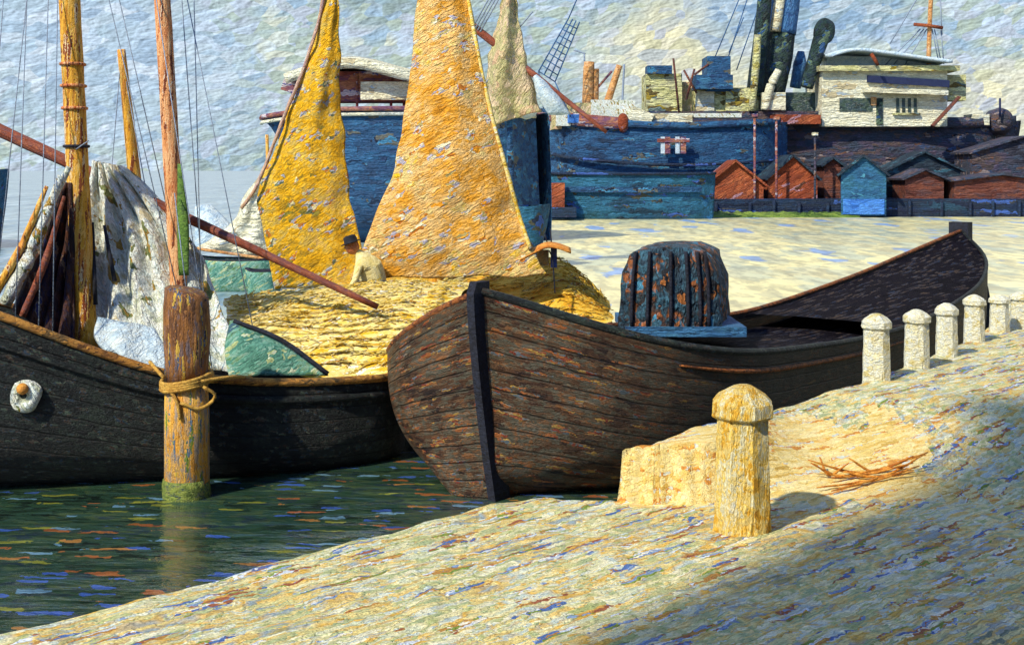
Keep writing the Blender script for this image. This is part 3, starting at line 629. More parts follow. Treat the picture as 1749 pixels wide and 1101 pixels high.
tube(bm, [mp + Vector((.22, -.18, 1.24)), mp + Vector((.34, -.1, 1.12)), mp + Vector((.2, -.2, 1.0)), mp + Vector((0, -.27, 1.08))], .02, 6, sub=12, jit=.1)
tube(bm, [mp + Vector((-.22, -.18, 1.28)), mp + Vector((-.05, -.27, 1.12)), mp + Vector((.0, -.27, .9))], .02, 6, sub=12, jit=.1)
tag(obj('mooring_rope', bm, 'rope'), 'yellow mooring rope wound round the timber post and made fast to the black barge', 'rope')

# ---------------------------------------------------------------- straw
def straw_pile(name, outline_top, base, Dn, Df, mat, label, nst=500, seed=0, amp=.055):
    """outline_top: (u, v_top) across; base: (u, v_front); a mound from depth Dn to Df"""
    bm = BM(); nx = 60; ny = 26; rows = []
    top = cr([Vector((u, v, 0)) for u, v in outline_top], nx); bas = cr([Vector((u, v, 0)) for u, v in base], nx)
    for i in range(nx):
        row = []
        for j in range(ny):
            t = j / (ny - 1); D = Dn + (Df - Dn) * t
            fr = P(bas[i].x, bas[i].y, Dn); tp = P(top[i].x, top[i].y, Dn + (Df - Dn) * .72)
            if t < .72: s = t / .72; p = fr.lerp(tp, s); p.z = fr.z + (tp.z - fr.z) * (math.sin(s * math.pi / 2) ** .75)
            else: s = (t - .72) / .28; p = tp + Vector((0, (Df - Dn) * .28 * s, -(tp.z - .9) * s * s))
            p += noise.noise_vector(p * 2.3 + Vector((seed, 0, 0))) * amp + noise.noise_vector(p * 7) * amp * .12
            row.append(p)
        rows.append(row)
    grid(bm, rows)
    random.seed(seed)
    for _ in range(nst):
        i = random.randrange(2, nx - 2); j = random.randrange(1, int(ny * .75)); p = rows[i][j]; d = (rows[i + 1][j] - rows[i - 1][j]).normalized()
        d = (d + Vector((random.uniform(-.5, .5), random.uniform(-.5, .5), random.uniform(-.35, .45)))).normalized()
        l = random.uniform(.10, .32); tube(bm, [p - d * l / 2 + Vector((0, 0, .02)), p + Vector((0, 0, .035)), p + d * l / 2 + Vector((0, 0, .02))], .009, 3)
    return tag(obj(name, bm, mat), label, 'straw')
straw_pile('straw_pile', [(385, 512), (470, 500), (560, 490), (640, 484), (720, 482), (810, 484)], [(392, 600), (470, 636), (560, 648), (610, 648), (660, 645), (740, 640)], 15.25, 18.6, 'straw',
    'pale straw cargo heaped on the black barge left of the brown bow', 900, 1)
straw_pile('straw_pile', [(560, 478), (640, 470), (760, 468), (860, 462), (930, 440), (985, 462), (1040, 515)], [(600, 560), (700, 560), (800, 560), (900, 562), (960, 560), (1000, 556), (1045, 548)], 20.0, 23.4, 'straw_gold',
    'golden straw heaped below the big sails right of the brown bow', 700, 4)

# ---------------------------------------------------------------- sailing barge behind, with the two great sails
portC = [P(455, 540, 22.5), P(600, 545, 24.3), P(760, 545, 24.6), P(940, 545, 24.0), P(1046, 535, 22.0)]
stbC = [P(455, 540, 22.5), P(540, 560, 19.9), P(640, 572, 19.15), P(930, 570, 19.3), P(1046, 535, 22.0)]
bC = empty('sailing_barge', (-1, 21.5, 0), 'sailing barge with two tall ochre sails lying behind the straw cargo', 'sailing barge')
bm, ptC, A3, B3 = hull(portC, stbC, n=40, ns=10, zb=-.3, k=4, rake0=.4, rake1=.4)
obj('hull', bm, 'blue_hull', bC); obj('deck', deck_bm(A3, B3, .2), 'deckB', bC)
spar('mast', P(745, 560, 21.5), P(752, -420, 21.5), .13, .09, 'mast', bC)
spar('mast', P(570, 560, 22.6), P(570, -120, 22.6), .11, .07, 'mast', bC)
bm = BM(); grid(bm, patch([P(728, -330, 20.9), P(722, -160, 20.8), P(714, 0, 20.6), P(700, 150, 20.4), P(668, 300, 20.2), P(640, 370, 20.1), P(618, 425, 20.0), P(596, 476, 20.0)],
    [P(762, -330, 20.9), P(778, -160, 20.8), P(800, 0, 20.6), P(832, 165, 20.4), P(868, 300, 20.3), P(886, 365, 20.3), P(906, 425, 20.2), P(935, 470, 20.2)], 60, 90, belly=.25, folds=3, famp=.012, edge=.05, seed=1))
s2 = obj('sail', bm, 'sail_orange', bC); solid(s2, .04); tag(s2, 'broad orange-ochre sail')
bm = BM(); tube(bm, [P(762, -330, 20.85), P(778, -160, 20.75), P(800, 0, 20.55), P(832, 165, 20.35), P(868, 300, 20.25), P(886, 365, 20.25), P(906, 425, 20.15)], .035, 6, sub=40, jit=.2); obj('bolt_rope', bm, 'straw', s2)
bm = BM(); grid(bm, patch([P(563, -90, 22.2), P(551, 20, 22.1), P(524, 110, 22.0), P(494, 190, 21.9), P(466, 262, 21.9), P(441, 330, 21.8), P(452, 400, 21.8), P(470, 495, 21.8)],
    [P(575, -90, 22.2), P(580, 20, 22.1), P(579, 110, 22.0), P(582, 190, 22.0), P(590, 270, 21.9), P(600, 340, 21.9), P(612, 400, 21.9), P(640, 490, 21.9)], 44, 70, belly=.2, folds=3, famp=.012, edge=.06, seed=3))
s1 = obj('sail', bm, 'sail_gold', bC); solid(s1, .04); tag(s1, 'narrow golden sail with greenish top')
bm = BM(); tube(bm, [P(561, -90, 22.1), P(548, 20, 22.0), P(521, 110, 21.9), P(489, 190, 21.8), P(461, 262, 21.75), P(436, 322, 21.7), P(412, 356, 21.7)], .032, 6, sub=36, jit=.2); obj('bolt_rope', bm, 'rope_pink', s1)

# person on the barge behind the straw
pr = empty('person', P(632, 570, 19.6), 'person in a black hat and cream coat bending forward below the golden sail', 'person')
px, py = P(628, 450, 19.6).x, 19.6
def skin_body(chains, name, mat, parent, lv=2):
    me = bpy.data.meshes.new(name); vs, es, rs = [], [], []
    for ch in chains:
        base = None
        for k, item in enumerate(ch):
            if isinstance(item, int): idx = item
            else: vs.append(item[0]); rs.append(item[1]); idx = len(vs) - 1
            if base is not None: es.append((base, idx))
            base = idx
    me.from_pydata([tuple(v) for v in vs], es, []); o = bpy.data.objects.new(name, me); COL.objects.link(o)
    md = o.modifiers.new('skin', 'SKIN'); 
    for i, r_ in enumerate(rs): me.skin_vertices[0].data[i].radius = (r_, r_)
    me.skin_vertices[0].data[0].use_root = True
    o.modifiers.new('sub', 'SUBSURF').levels = lv; o.modifiers['sub'].render_levels = lv
    me.materials.append(M[mat]); o.parent = parent; o.location = -Vector(parent.location) if parent.type == 'EMPTY' else Vector((0, 0, 0)); return o
Z0 = .92
V3 = lambda x, y, z: Vector((px + x, py + y, Z0 + z))
# bent towards the left; hips at right, head forward left
body = skin_body([
    [(V3(.14, .05, .78), .19), (V3(.10, 0, .95), .22), (V3(.02, -.03, 1.13), .23), (V3(-.05, -.05, 1.27), .18), (V3(-.13, -.06, 1.36), .065), (V3(-.19, -.07, 1.42), .06)],
    [0, (V3(.12, -.08, .45), .085), (V3(.14, -.06, .10), .06), (V3(.05, -.14, .04), .05)],
    [0, (V3(.24, .12, .45), .085), (V3(.24, .14, .10), .06), (V3(.15, .08, .04), .05)],
    [3, (V3(-.10, -.24, 1.18), .07), (V3(-.16, -.32, .95), .055), (V3(-.26, -.30, .80), .04), (V3(-.30, -.28, .73), .035)],
    [3, (V3(.02, .16, 1.18), .07), (V3(-.02, .22, .95), .055), (V3(-.14, .12, .80), .04), (V3(-.18, .08, .73), .035)]], 'body', 'coat', pr)
bm = BM(); hc = V3(-.24, -.08, 1.475)
bmesh.ops.create_uvsphere(bm, u_segments=20, v_segments=14, radius=1, matrix=Matrix.Translation(hc) @ Matrix.Rotation(R(-20), 4, 'Y') @ Matrix.Diagonal((.115, .095, .135, 1)))
bmesh.ops.create_icosphere(bm, subdivisions=2, radius=.022, matrix=Matrix.Translation(hc + Vector((-.105, -.01, -.02))))
for s_y in (-.085, .085): bmesh.ops.create_icosphere(bm, subdivisions=1, radius=.024, matrix=Matrix.Translation(hc + Vector((.01, s_y, -.01))))
obj('head', bm, 'skin', pr)
bm = BM(); lathe(bm, (0, 0, 0), [(.165, 0), (.17, .012), (.11, .022), (.105, .07), (.095, .11), (.06, .125), (.01, .125)], 18, jit=.03); bm.transform(Matrix.Translation(hc + Vector((-.01, 0, .05))) @ Matrix.Rotation(R(-18), 4, 'Y')); obj('hat', bm, 'black', pr)
bm = BM(); lathe(bm, V3(.12, .05, .40), [(.17, -.02), (.20, .02), (.20, .25), (.19, .42)], 14, jit=.04); obj('trousers', bm, 'navy', pr)
bm = BM(); lathe(bm, V3(.07, .0, .86), [(.235, -.03), (.255, .0), (.25, .05), (.235, .07)], 14, squash=.95, jit=.05); obj('sash', bm, 'navy', pr)

# small canopy on the golden straw
cn = empty('canopy', P(940, 455, 21.0), 'small orange canopy over a blue and white post on the golden straw', 'canopy')
bm = BM(); rows = []
for i, p in enumerate(cr([P(888, 436, 20.4), P(912, 424, 20.4), P(932, 415, 20.4), P(952, 416, 20.4), P(974, 424, 20.4)], 16)):
    rows.append([p + Vector((0, -.25, -.06)), p, p + Vector((0, .5, -.06))])
grid(bm, rows); s_ = obj('roof', bm, 'orange_cloth', cn); solid(s_, .03)
bm = BM(); box(bm, P(946, 440, 20.5), (.10, .12, .32)); obj('post', bm, 'bluecloth', cn, smooth=False)
bm = BM(); box(bm, P(927, 440, 20.6), (.20, .06, .26)); obj('side_cloth', bm, 'cloth_white', cn, smooth=False)
for l_ in ([P(938, 428, 20.35), P(944, 440, 20.35), P(948, 500, 19.9)], [P(940, 390, 20.4), P(942, 420, 20.4)], [P(930, 398, 20.4), P(936, 420, 20.4)]): bm = BM(); tube(bm, l_, .012, 5); obj('stay', bm, 'dark', cn)

# ---------------------------------------------------------------- small craft beyond the left barge
def small_boat(name, u0, u1, vt, vw, mat, label, cat, beam=.2, up=.1, D=None):
    D = D or CH * F / (vw - HZ); a = P(u0, vt, D); b = P(u1, vt, D); mid = (a + b) / 2; Lh = (b.x - a.x) / 2; bw = (b.x - a.x) * beam
    po = [Vector((a.x, D, a.z + up)), Vector((mid.x - Lh * .5, D + bw, a.z)), Vector((mid.x + Lh * .5, D + bw, a.z)), Vector((b.x, D, a.z + up * .6))]
    stb = [Vector((a.x, D, a.z + up)), Vector((mid.x - Lh * .5, D - bw, a.z)), Vector((mid.x + Lh * .5, D - bw, a.z)), Vector((b.x, D, a.z + up * .6))]
    t = empty(name, (mid.x, D, 0), label, cat)
    bm, pt, a_, b_ = hull(po, stb, n=26, ns=8, zb=-.2, k=3, rake0=.2, rake1=.2)
    h = obj('hull', bm, mat, t); solid(h, .05)
    bm = BM(); tube(bm, a_, .04, 5); tube(bm, b_, .04, 5); obj('gunwale', bm, 'dark', t)
    return t, a_, b_
t, a_, b_ = small_boat('rowing_boat', 420, 476, 462, 502, 'tarp_green', 'small dark green rowing boat on the water left of the golden sail', 'rowing boat', .25, .06)
bm = BM(); box(bm, (a_[13] + b_[13]) / 2 - Vector((0, 0, .08)), (.18, (a_[13] - b_[13]).length, .04)); obj('thwart', bm, 'mast', t, smooth=False)
t, a_, b_ = small_boat('sailing_boat', 330, 486, 442, 496, 'tarp_green', 'white-sailed boat with teal hull moored left of the golden sail', 'sailing boat', .18, .1)
D_ = a_[10].y
obj('deck', deck_bm(a_, b_, .12), 'cloth_white', t)
bm = BM(); grid(bm, patch([P(452, 285, D_), P(415, 340, D_), P(395, 380, D_), P(335, 425, D_ - .3)], [P(458, 285, D_), P(462, 340, D_), P(466, 390, D_), P(470, 440, D_ - .3)], 30, 24, belly=.4, folds=2, famp=.08, edge=.05))
s_ = obj('sail', bm, 'shipwhite', t); solid(s_, .04)
bm = BM(); grid(bm, patch([P(335, 350, D_ + .8), P(332, 385, D_ + .6), P(335, 425, D_ + .5)], [P(360, 350, D_ + .8), P(400, 390, D_ + .6), P(420, 430, D_ + .5)], 16, 12, belly=.2, edge=.05))
s_ = obj('sail', bm, 'cloth_white', t); solid(s_, .04)
spar('mast', P(462, 455, D_ + .1), P(456, 230, D_ + .1), .07, .05, 'mast', t, n=8)
spar('boom', P(332, 424, D_ - .5), P(475, 445, D_ - .5), .05, .05, 'derrick', t, n=6)
D_ = 58
t = empty('moored_ship', P(-80, 420, D_), 'teal ship hull just entering at the left edge', 'ship')
bm, pt, a_, b_ = hull([P(-420, 285, D_), P(-250, 290, D_ + 3), P(-60, 292, D_ + 2.5), P(16, 288, D_)], [P(-420, 285, D_), P(-250, 290, D_ - 3), P(-60, 292, D_ - 2.5), P(16, 288, D_)], n=30, ns=10, zb=-.3, k=4, rake0=.5, rake1=.5)
h_ = obj('hull', bm, 'shipteal', t); obj('deck', deck_bm(a_, b_, .2), 'shipgrey', t)

# ---------------------------------------------------------------- blue ship beyond the sails
D_ = 62.0
t = empty('cargo_ship', P(690, 400, D_ + 3), 'deep blue ship hull with red-edged deck seen between the two sails', 'ship')
po = [P(447, 204, D_), P(470, 192, D_ + 3.0), P(600, 183, D_ + 5.5), P(760, 183, D_ + 6), P(880, 183, D_ + 5), P(936, 186, D_ + 1)]
sb = [P(447, 204, D_), P(458, 200, D_ - 1.2), P(540, 190, D_ - 2.2), P(700, 187, D_ - 2.4), P(850, 190, D_ - 1.6), P(914, 192, D_ + .6)]
bm, pt, a_, b_ = hull(po, sb, n=40, ns=14, zb=-.5, k=(2.6, 5), rake0=5.0, rake1=-.3, rn=.5, rexp=.8)
obj('hull', bm, 'shipblue', t); obj('deck', deck_bm(a_, b_, .2), 'shipred', t)
bm = BM(); tube(bm, [p + Vector((0, -.1, .05)) for p in b_], .13, 6); obj('rail', bm, 'shipred', t)
bm = BM(); tube(bm, [p + Vector((0, -.12, -.22)) for p in b_], .09, 6); obj('white_band', bm, 'shipwhite', t)
bm = BM(); rows = []
for p in cr([P(494, 133, D_), P(560, 112, D_), P(620, 108, D_), P(700, 128, D_), P(830, 150, D_)], 26): rows.append([p + Vector((0, -1.2, -.15)), p + Vector((0, 0, .05)), p + Vector((0, 2, -.15))])
grid(bm, rows); s_ = obj('awning', bm, 'shipwhite', t); solid(s_, .5)
bm = BM(); box(bm, P(640, 150, D_ + 1.2), (5.6, 2.0, 1.5)); obj('deckhouse', bm, 'shipred', t, smooth=False)
bm = BM(); box(bm, P(665, 156, D_ + .1), (2.8, .8, .9)); obj('deckhouse_panel', bm, 'shipwhite', t, smooth=False)
bm = BM(); box(bm, P(508, 150, D_ + .6), (1.3, 1.4, .7), ry=R(18)); obj('winch_cover', bm, 'shipred', t, smooth=False)
for u_ in (500, 560, 610, 668, 690, 720):
    bm = BM(); tube(bm, [P(u_, 188, D_ + .2), P(u_, 124, D_ + .2)], .07, 6); obj('stanchion', bm, 'shipred', t)
bm = BM(); bmesh.ops.create_uvsphere(bm, u_segments=20, v_segments=12, radius=1, matrix=Matrix.Translation(P(893, 188, D_)) @ Matrix.Diagonal((.75, .9, .5, 1))); obj('boat_cover', bm, 'cloth_white', t)

# far boat with olive sail
D_ = 46
t = empty('sailing_boat', P(890, 420, D_), 'distant boat with an olive-brown sail and long red boom right of the big ochre sail', 'sailing boat')
bm, pt, a_, b_ = hull([P(830, 352, D_), P(850, 350, D_ + .9), P(910, 350, D_ + .9), P(940, 348, D_)], [P(830, 352, D_), P(850, 352, D_ - .9), P(910, 352, D_ - .9), P(940, 348, D_)], n=20, ns=8, zb=-.2, k=3)
obj('hull', bm, 'shipteal', t)
bm = BM(); grid(bm, patch([P(866, -30, D_), P(845, 60, D_), P(833, 110, D_), P(830, 190, D_ + .2), P(838, 215, D_)], [P(876, -30, D_), P(890, 60, D_), P(900, 110, D_), P(918, 175, D_ + .2), P(925, 190, D_)], 20, 30, belly=.6, folds=1.5, famp=.15, edge=.12))
s_ = obj('sail', bm, 'farsail', t); solid(s_, .06)
bm = BM(); grid(bm, patch([P(912, 130, D_ - .4), P(918, 165, D_ - .4), P(938, 195, D_ - .4)], [P(916, 128, D_ - .4), P(948, 158, D_ - .4), P(975, 196, D_ - .4)], 14, 12, belly=.3, edge=.06))
s_ = obj('foresail', bm, 'cloth_white', t); solid(s_, .06)
spar('mast', P(874, 355, D_ + .3), P(864, -60, D_ + .3), .14, .12, 'shipblue', t, n=8)
spar('boom', P(806, 44, D_ + .2), P(1036, 226, D_ - .6), .16, .07, 'boom', t, n=8)
for a, b in [((808 + k_ * 4, 46 + k_ * 3), (850 + k_ * 6, -30)) for k_ in range(4)] + [((822, 152), (862, 100)), ((885, 50), (910, 20))]:
    bm = BM(); tube(bm, [P(*a, D_), P(*b, D_)], .03, 4); obj('rope_line', bm, 'rig', t)

# ---------------------------------------------------------------- docks: low barge, long blue ship, grey steamer
def side_ship(name, u0, u1, vt0, vtm, vt1, D, mat, label, cat, bw=4, zb=-.5, rake0=1.5, rake1=1.5, deckm='shipgrey', z0=None):
    um = (u0 + u1) / 2; q1 = u0 + (u1 - u0) * .15; q2 = u0 + (u1 - u0) * .85
    po = [P(u0, vt0, D), P(q1, (vt0 + vtm) / 2, D + bw * .8), P(um, vtm, D + bw), P(q2, (vt1 + vtm) / 2, D + bw * .8), P(u1, vt1, D)]
    sb = [P(u0, vt0, D), P(q1, (vt0 + vtm) / 2, D - bw * .8), P(um, vtm, D - bw), P(q2, (vt1 + vtm) / 2, D - bw * .8), P(u1, vt1, D)]
    t = empty(name, Vector((P(um, 0, D).x, D, 0)), label, cat)
    bm, pt, a_, b_ = hull(po, sb, n=50, ns=12, zb=zb, k=4, rake0=rake0, rake1=rake1)
    obj('hull', bm, mat, t); obj('deck', deck_bm(a_, b_, .3), deckm, t)
    return t, a_, b_
tl, a_, b_ = side_ship('lighter', 934, 1222, 296, 297, 296, 91, 'shipteal', 'low teal lighter moored at the far bank left of the orange sheds', 'lighter', 1.3, rake0=.2, rake1=.2)
bm = BM(); tube(bm, [p + Vector((0, -.1, 0)) for p in b_], .12, 6); obj('gunwale', bm, 'wharf', tl)
bm = BM(); rows = [[pt_ + Vector((0, -.22, -.95)), pt_ + Vector((0, -.24, -1.35))] for pt_ in b_[5:42]]; grid(bm, rows); obj('painted_band', bm, 'shipblue', tl)
# post and brown pontoon at its left
tp = empty('dolphin', P(916, 365, 89), 'brown timber dolphin post beside the low teal lighter', 'mooring post')
bm = BM(); tube(bm, [P(914, 378, 89), P(914, 296, 89)], .42, 10, sub=8, jit=.06); obj('pile', bm, 'rust', tp)
bm = BM(); box(bm, P(914, 290, 89), (1.3, 1.2, .35)); obj('cap', bm, 'shipgrey', tp, smooth=False)
tp = empty('raft', P(940, 365, 88), 'orange-brown timber raft floating beside the dolphin post', 'raft')
bm = BM(); box(bm, P(942, 335, 89.0), (1.9, 1.2, 1.9)); rough(bm, .1, 2); obj('timber_stack', bm, 'orange', tp, smooth=False)
bm = BM(); box(bm, P(945, 362, 88.6), (3.2, 2, .7)); obj('float', bm, 'wharf', tp, smooth=False)

t2, a_, b_ = side_ship('cargo_ship', 926, 1345, 196, 216, 208, 104, 'shipblue', 'long low dark blue ship with reddish bulwark and derricks at the far wharf', 'ship', 3.6, rake0=1, rake1=0)
bm = BM(); rows = [[p + Vector((0, -.15, .55)), p + Vector((0, -.2, -.45))] for p in b_[3:20]]; grid(bm, rows); s_ = obj('bulwark', bm, 'shipred', t2); solid(s_, .15)
bm = BM(); rows = [[p + Vector((0, -.15, .35)), p + Vector((0, -.2, -.2))] for p in b_[19:47]]; grid(bm, rows); s_ = obj('bulwark', bm, 'shipblue', t2); solid(s_, .15)
bm = BM(); rows = [[p + Vector((0, -.4, -3.0)), p + Vector((0, -.42, -3.25))] for p in b_[2:46]]; grid(bm, rows); s_ = obj('rubbing_strake', bm, 'wharf', t2); solid(s_, .2)
D_ = 103
def dspar(a, b, r0, r1, mat='derrick', nm='derrick', par=t2): return spar(nm, P(*a, D_), P(*b, D_), r0, r1, mat, par, n=8, sub=8)
dspar((1004, 205), (1006, 106), .52, .46, nm='derrick_post'); dspar((1016, 205), (1018, 118), .30, .26, nm='derrick_post')
dspar((1026, 210), (1058, 112), .36, .26); dspar((1012, 160), (1045, 122), .10, .10, 'shipred'); dspar((945, 205), (978, 186), .22, .18, 'shipred')
dspar((1062, 190), (1066, 110), .09, .09, 'rig'); dspar((998, 205), (998, 92), .10, .07, 'rig', 'pole'); dspar((980, 86), (1000, 92), .06, .06, 'rig', 'pole')
dspar((1030, 218), (990, 180), .20, .12, 'derrick')
bm = BM(); box(bm, P(975, 200, D_), (3.4, 2, 2.2)); rough(bm, .25, 1.1); obj('deck_cargo', bm, 'farsail', t2, smooth=False)
bm = BM(); box(bm, P(962, 205, D_ - 1.5), (1.2, 1, 1)); obj('deck_cargo', bm, 'cloth_pale', t2, smooth=False)
bm = BM(); box(bm, P(982, 203, D_ - 1.8), (1.3, .8, .7), rz=.3); obj('crate', bm, 'brightblue', t2, smooth=False)
bm = BM(); box(bm, P(1045, 188, D_), (3.6, 2, 1.6)); rough(bm, .2, 1.3); obj('deck_cargo', bm, 'cloth_pale', t2, smooth=False)
bm = BM(); bmesh.ops.create_uvsphere(bm, u_segments=14, v_segments=10, radius=1, matrix=Matrix.Translation(P(1064, 210, D_ - 2.5)) @ Matrix.Diagonal((.5, .5, .8, 1))); obj('buoy', bm, 'orange', t2)
bm = BM(); box(bm, P(1130, 206, D_ - 1), (4.8, 2, 1.1)); box(bm, P(1092, 204, D_ - 1.3), (1.8, 2, 1.5), ry=.4); obj('hatch_house', bm, 'shipwhite', t2, smooth=False)
bm = BM(); box(bm, P(1160, 198, D_ - .5), (10.0, 2, .35)); obj('boat_deck', bm, 'cloth_pale', t2, smooth=False)
for u_, c_ in ((1132, 'cloth_white'), (1140, 'shipred'), (1157, 'cloth_white'), (1167, 'shipred')):
    bm = BM(); box(bm, P(u_, 248, 99.6), (.32 if c_ != 'shipred' else .42, .15, 1.35)); obj('marking_post', bm, c_, t2, smooth=False)
bm = BM(); box(bm, P(1150, 240, 99.5), (2.6, .12, .3)); obj('marking_bar', bm, 'shipred', t2, smooth=False)
# lattice mast with ratlines
t = empty('lattice_mast', P(945, 200, 80), 'thin blue rope ladder of rigging leaning right above the far boom', 'rigging')
D_ = 100
bm = BM(); a0, b0_ = P(920, 122, D_), P(972, 30, D_); a1, b1_ = P(948, 140, D_), P(990, 38, D_)
for k_ in range(4): q0 = a0.lerp(a1, k_ / 3); q1 = b0_.lerp(b1_, k_ / 3); tube(bm, [q0, q1], .055, 4)
for k_ in range(9): tube(bm, [a0.lerp(b0_, k_ / 9), a1.lerp(b1_, k_ / 9)], .045, 4)
tube(bm, [P(948, 140, D_), P(975, 200, D_)], .05, 4); tube(bm, [P(972, 30, D_), P(1002, -40, D_)], .05, 4); tube(bm, [P(920, 122, D_), P(930, 200, D_)], .05, 4)
obj('ladder', bm, 'rigblue', t)

t3, a_, b_ = side_ship('steamship', 1228, 1744, 212, 214, 206, 112, 'shipgrey', 'dark grey steamship with cream superstructure and leaning funnels at the far wharf', 'ship', 5, rake0=.4, rake1=2.5, deckm='shipgrey')
D_ = 109
bm = BM(); rows = [[p + Vector((0, -.15, .5 + .3 * noise.noise(p * .6))), p + Vector((0, -.2, -.4))] for p in b_[2:48]]; grid(bm, rows); s_ = obj('bulwark', bm, 'shipgrey', t3); solid(s_, .2)
def sbox(name, u0, u1, v0, v1, D, dep, mat, par=t3, ry=0):
    a, b = P(u0, v0, D), P(u1, v1, D); bm = BM(); box(bm, ((a.x + b.x) / 2, D + dep / 2, (a.z + b.z) / 2), (abs(b.x - a.x), dep, abs(a.z - b.z)), ry=ry)
    return obj(name, bm, mat, par, smooth=False)
dk = sbox('deckhouse', 1404, 1618, 118, 216, 106, 6, 'shipwhite')
sbox('eave', 1400, 1640, 112, 121, 105.4, 7.2, 'derrick' if 0 else 'shipcream', dk)
sbox('dark_stripe', 1482, 1622, 133, 145, 105.7, .28, 'navy', dk, ry=R(3.5))  # dark stripe along the deckhouse front
sbox('awning', 1478, 1620, 152, 160, 105.0, 1.2, 'shipwhite', dk, ry=R(2))
sbox('door', 1497, 1508, 168, 213, 105.9, .08, 'funnel', dk); sbox('door_frame', 1488, 1497, 166, 180, 105.8, .2, 'derrick', dk)
sbox('window', 1434, 1490, 168, 190, 105.92, .07, 'glass', dk)
for u_ in (1531, 1541, 1551, 1561): sbox('window', u_, u_ + 5, 168, 192, 105.9, .08, 'glass', dk)
sbox('window_sill', 1526, 1572, 193, 196, 105.7, .3, 'shipcream', dk)
bm = BM(); rows = []
for p in cr([P(1408, 96, 107), P(1450, 86, 107), P(1510, 92, 107), P(1580, 102, 107), P(1612, 106, 107)], 20): rows.append([p + Vector((0, -2.2, -.15)), p, p + Vector((0, 3, -.15))])
grid(bm, rows); s_ = obj('bridge_awning', bm, 'cloth_white', t3); solid(s_, .28)
sbox('bridge_screen', 1412, 1605, 97, 113, 108, 2, 'cloth_white')
bm = BM(); tube(bm, [P(1488, 92, 104.6), P(1500, 112, 104.6)], .16, 6); obj('davit', bm, 'orange', t3)
bm = BM(); a, b = P(1638, 166, 105), P(1592, 216, 105); tube(bm, [a, b], .55, 4, flat=.3); obj('gangway', bm, 'rust', t3, smooth=False)
sbox('side_screen', 1618, 1650, 128, 172, 107, 2, 'shipcream'); sbox('winch_house', 1660, 1690, 195, 214, 108, 2, 'shipwhite')
bm = BM(); bmesh.ops.create_uvsphere(bm, u_segments=16, v_segments=10, radius=1, matrix=Matrix.Translation(P(1706, 208, 109)) @ Matrix.Diagonal((1.3, 1.2, 1.2, 1))); rough(bm, .15, 1.5); obj('stern_gear', bm, 'shipgrey', t3)
bm = BM(); tube(bm, [P(1708, 200, 107.5), P(1708, 168, 107.5)], .10, 6); obj('flagstaff', bm, 'navy', t3)
# fore part: cream houses, blue box
sbox('deckhouse', 1104, 1165, 126, 192, 108, 4, 'shipcream'); sbox('deckhouse', 1186, 1296, 150, 200, 108, 4, 'shipcream')
sbox('deckhouse', 1160, 1200, 140, 196, 109, 3, 'farsail'); sbox('panel', 1188, 1220, 156, 196, 107.8, .2, 'shipwhite')
sbox('wheelhouse', 1208, 1248, 96, 156, 107, 3, 'shipblue'); sbox('bridge_wing', 1189, 1252, 128, 152, 106.6, 3.6, 'shipblue')
sbox('chimney_cap', 1106, 1148, 112, 126, 107.6, 2, 'shipblue'); sbox('deckhouse', 1240, 1292, 152, 196, 107.4, 2, 'shipwhite' if 0 else 'shipcream')
sbox('lower_deck', 1096, 1420, 190, 214, 107.2, 4, 'shipgrey')
sbox('cargo', 1322, 1402, 196, 212, 105.5, 2, 'orange'); sbox('deckhouse', 1340, 1402, 158, 200, 108.4, 4, 'farsail' if 0 else 'glass'); sbox('deckhouse', 1302, 1342, 158, 188, 107, 3, 'shipwhite')
for a, b in (((1168, 120), (1190, 160)), ((1186, 118), (1172, 170)), ((1150, 100), (1160, 196)), ((1210, 110), (1186, 128))): bm = BM(); tube(bm, [P(*a, 107), P(*b, 107)], .10, 5); obj('derrick', bm, 'rust', t3)
# funnels
def fun(nm, pts, rs, mat, D=108.5, par=t3, fl=1): 
    bm = BM(); tube(bm, [P(u, v, D) for u, v in pts], rs, 14, sub=14, jit=.03, flat=fl); return obj(nm, bm, mat, par)
fun('funnel', [(1288, 165), (1300, 60), (1312, -60)], [.75, .65, .62], 'funnel')
fun('funnel', [(1318, 160), (1328, 100), (1334, 56)], [1.15, 1.3, 1.25], 'funnel', 110)
f2 = fun('funnel', [(1335, 58), (1342, 0), (1350, -70)], [1.28, 1.28, 1.28], 'funnelblue', 110)
bm = BM(); tube(bm, [P(1324, 54, 108.9), P(1332, 0, 108.9), P(1340, -66, 108.9)], .5, 8, sub=6); obj('white_stripe', bm, 'shipwhite', f2)
fun('steam_pipe', [(1284, 190), (1292, 100), (1294, 60)], [.3, .35, .3], 'shipcream', 107)
fun('steam_pipe', [(1306, 188), (1316, 148), (1330, 120)], [.35, .4, .3], 'shipwhite', 107)
fun('ventilator', [(1378, 150), (1392, 100), (1404, 62)], [.55, .62, .72], 'funnel', 107)
bm = BM(); bmesh.ops.create_uvsphere(bm, u_segments=18, v_segments=12, radius=1, matrix=Matrix.Translation(P(1408, 54, 107)) @ Matrix.Rotation(R(15), 4, 'Y') @ Matrix.Diagonal((.95, .9, 1.15, 1))); rough(bm, .1, 1.2); obj('ventilator_cowl', bm, 'funnel', t3)
fun('steam_pipe', [(1358, 150), (1366, 110), (1368, 88)], [.5, .6, .3], 'funnelblue', 111)
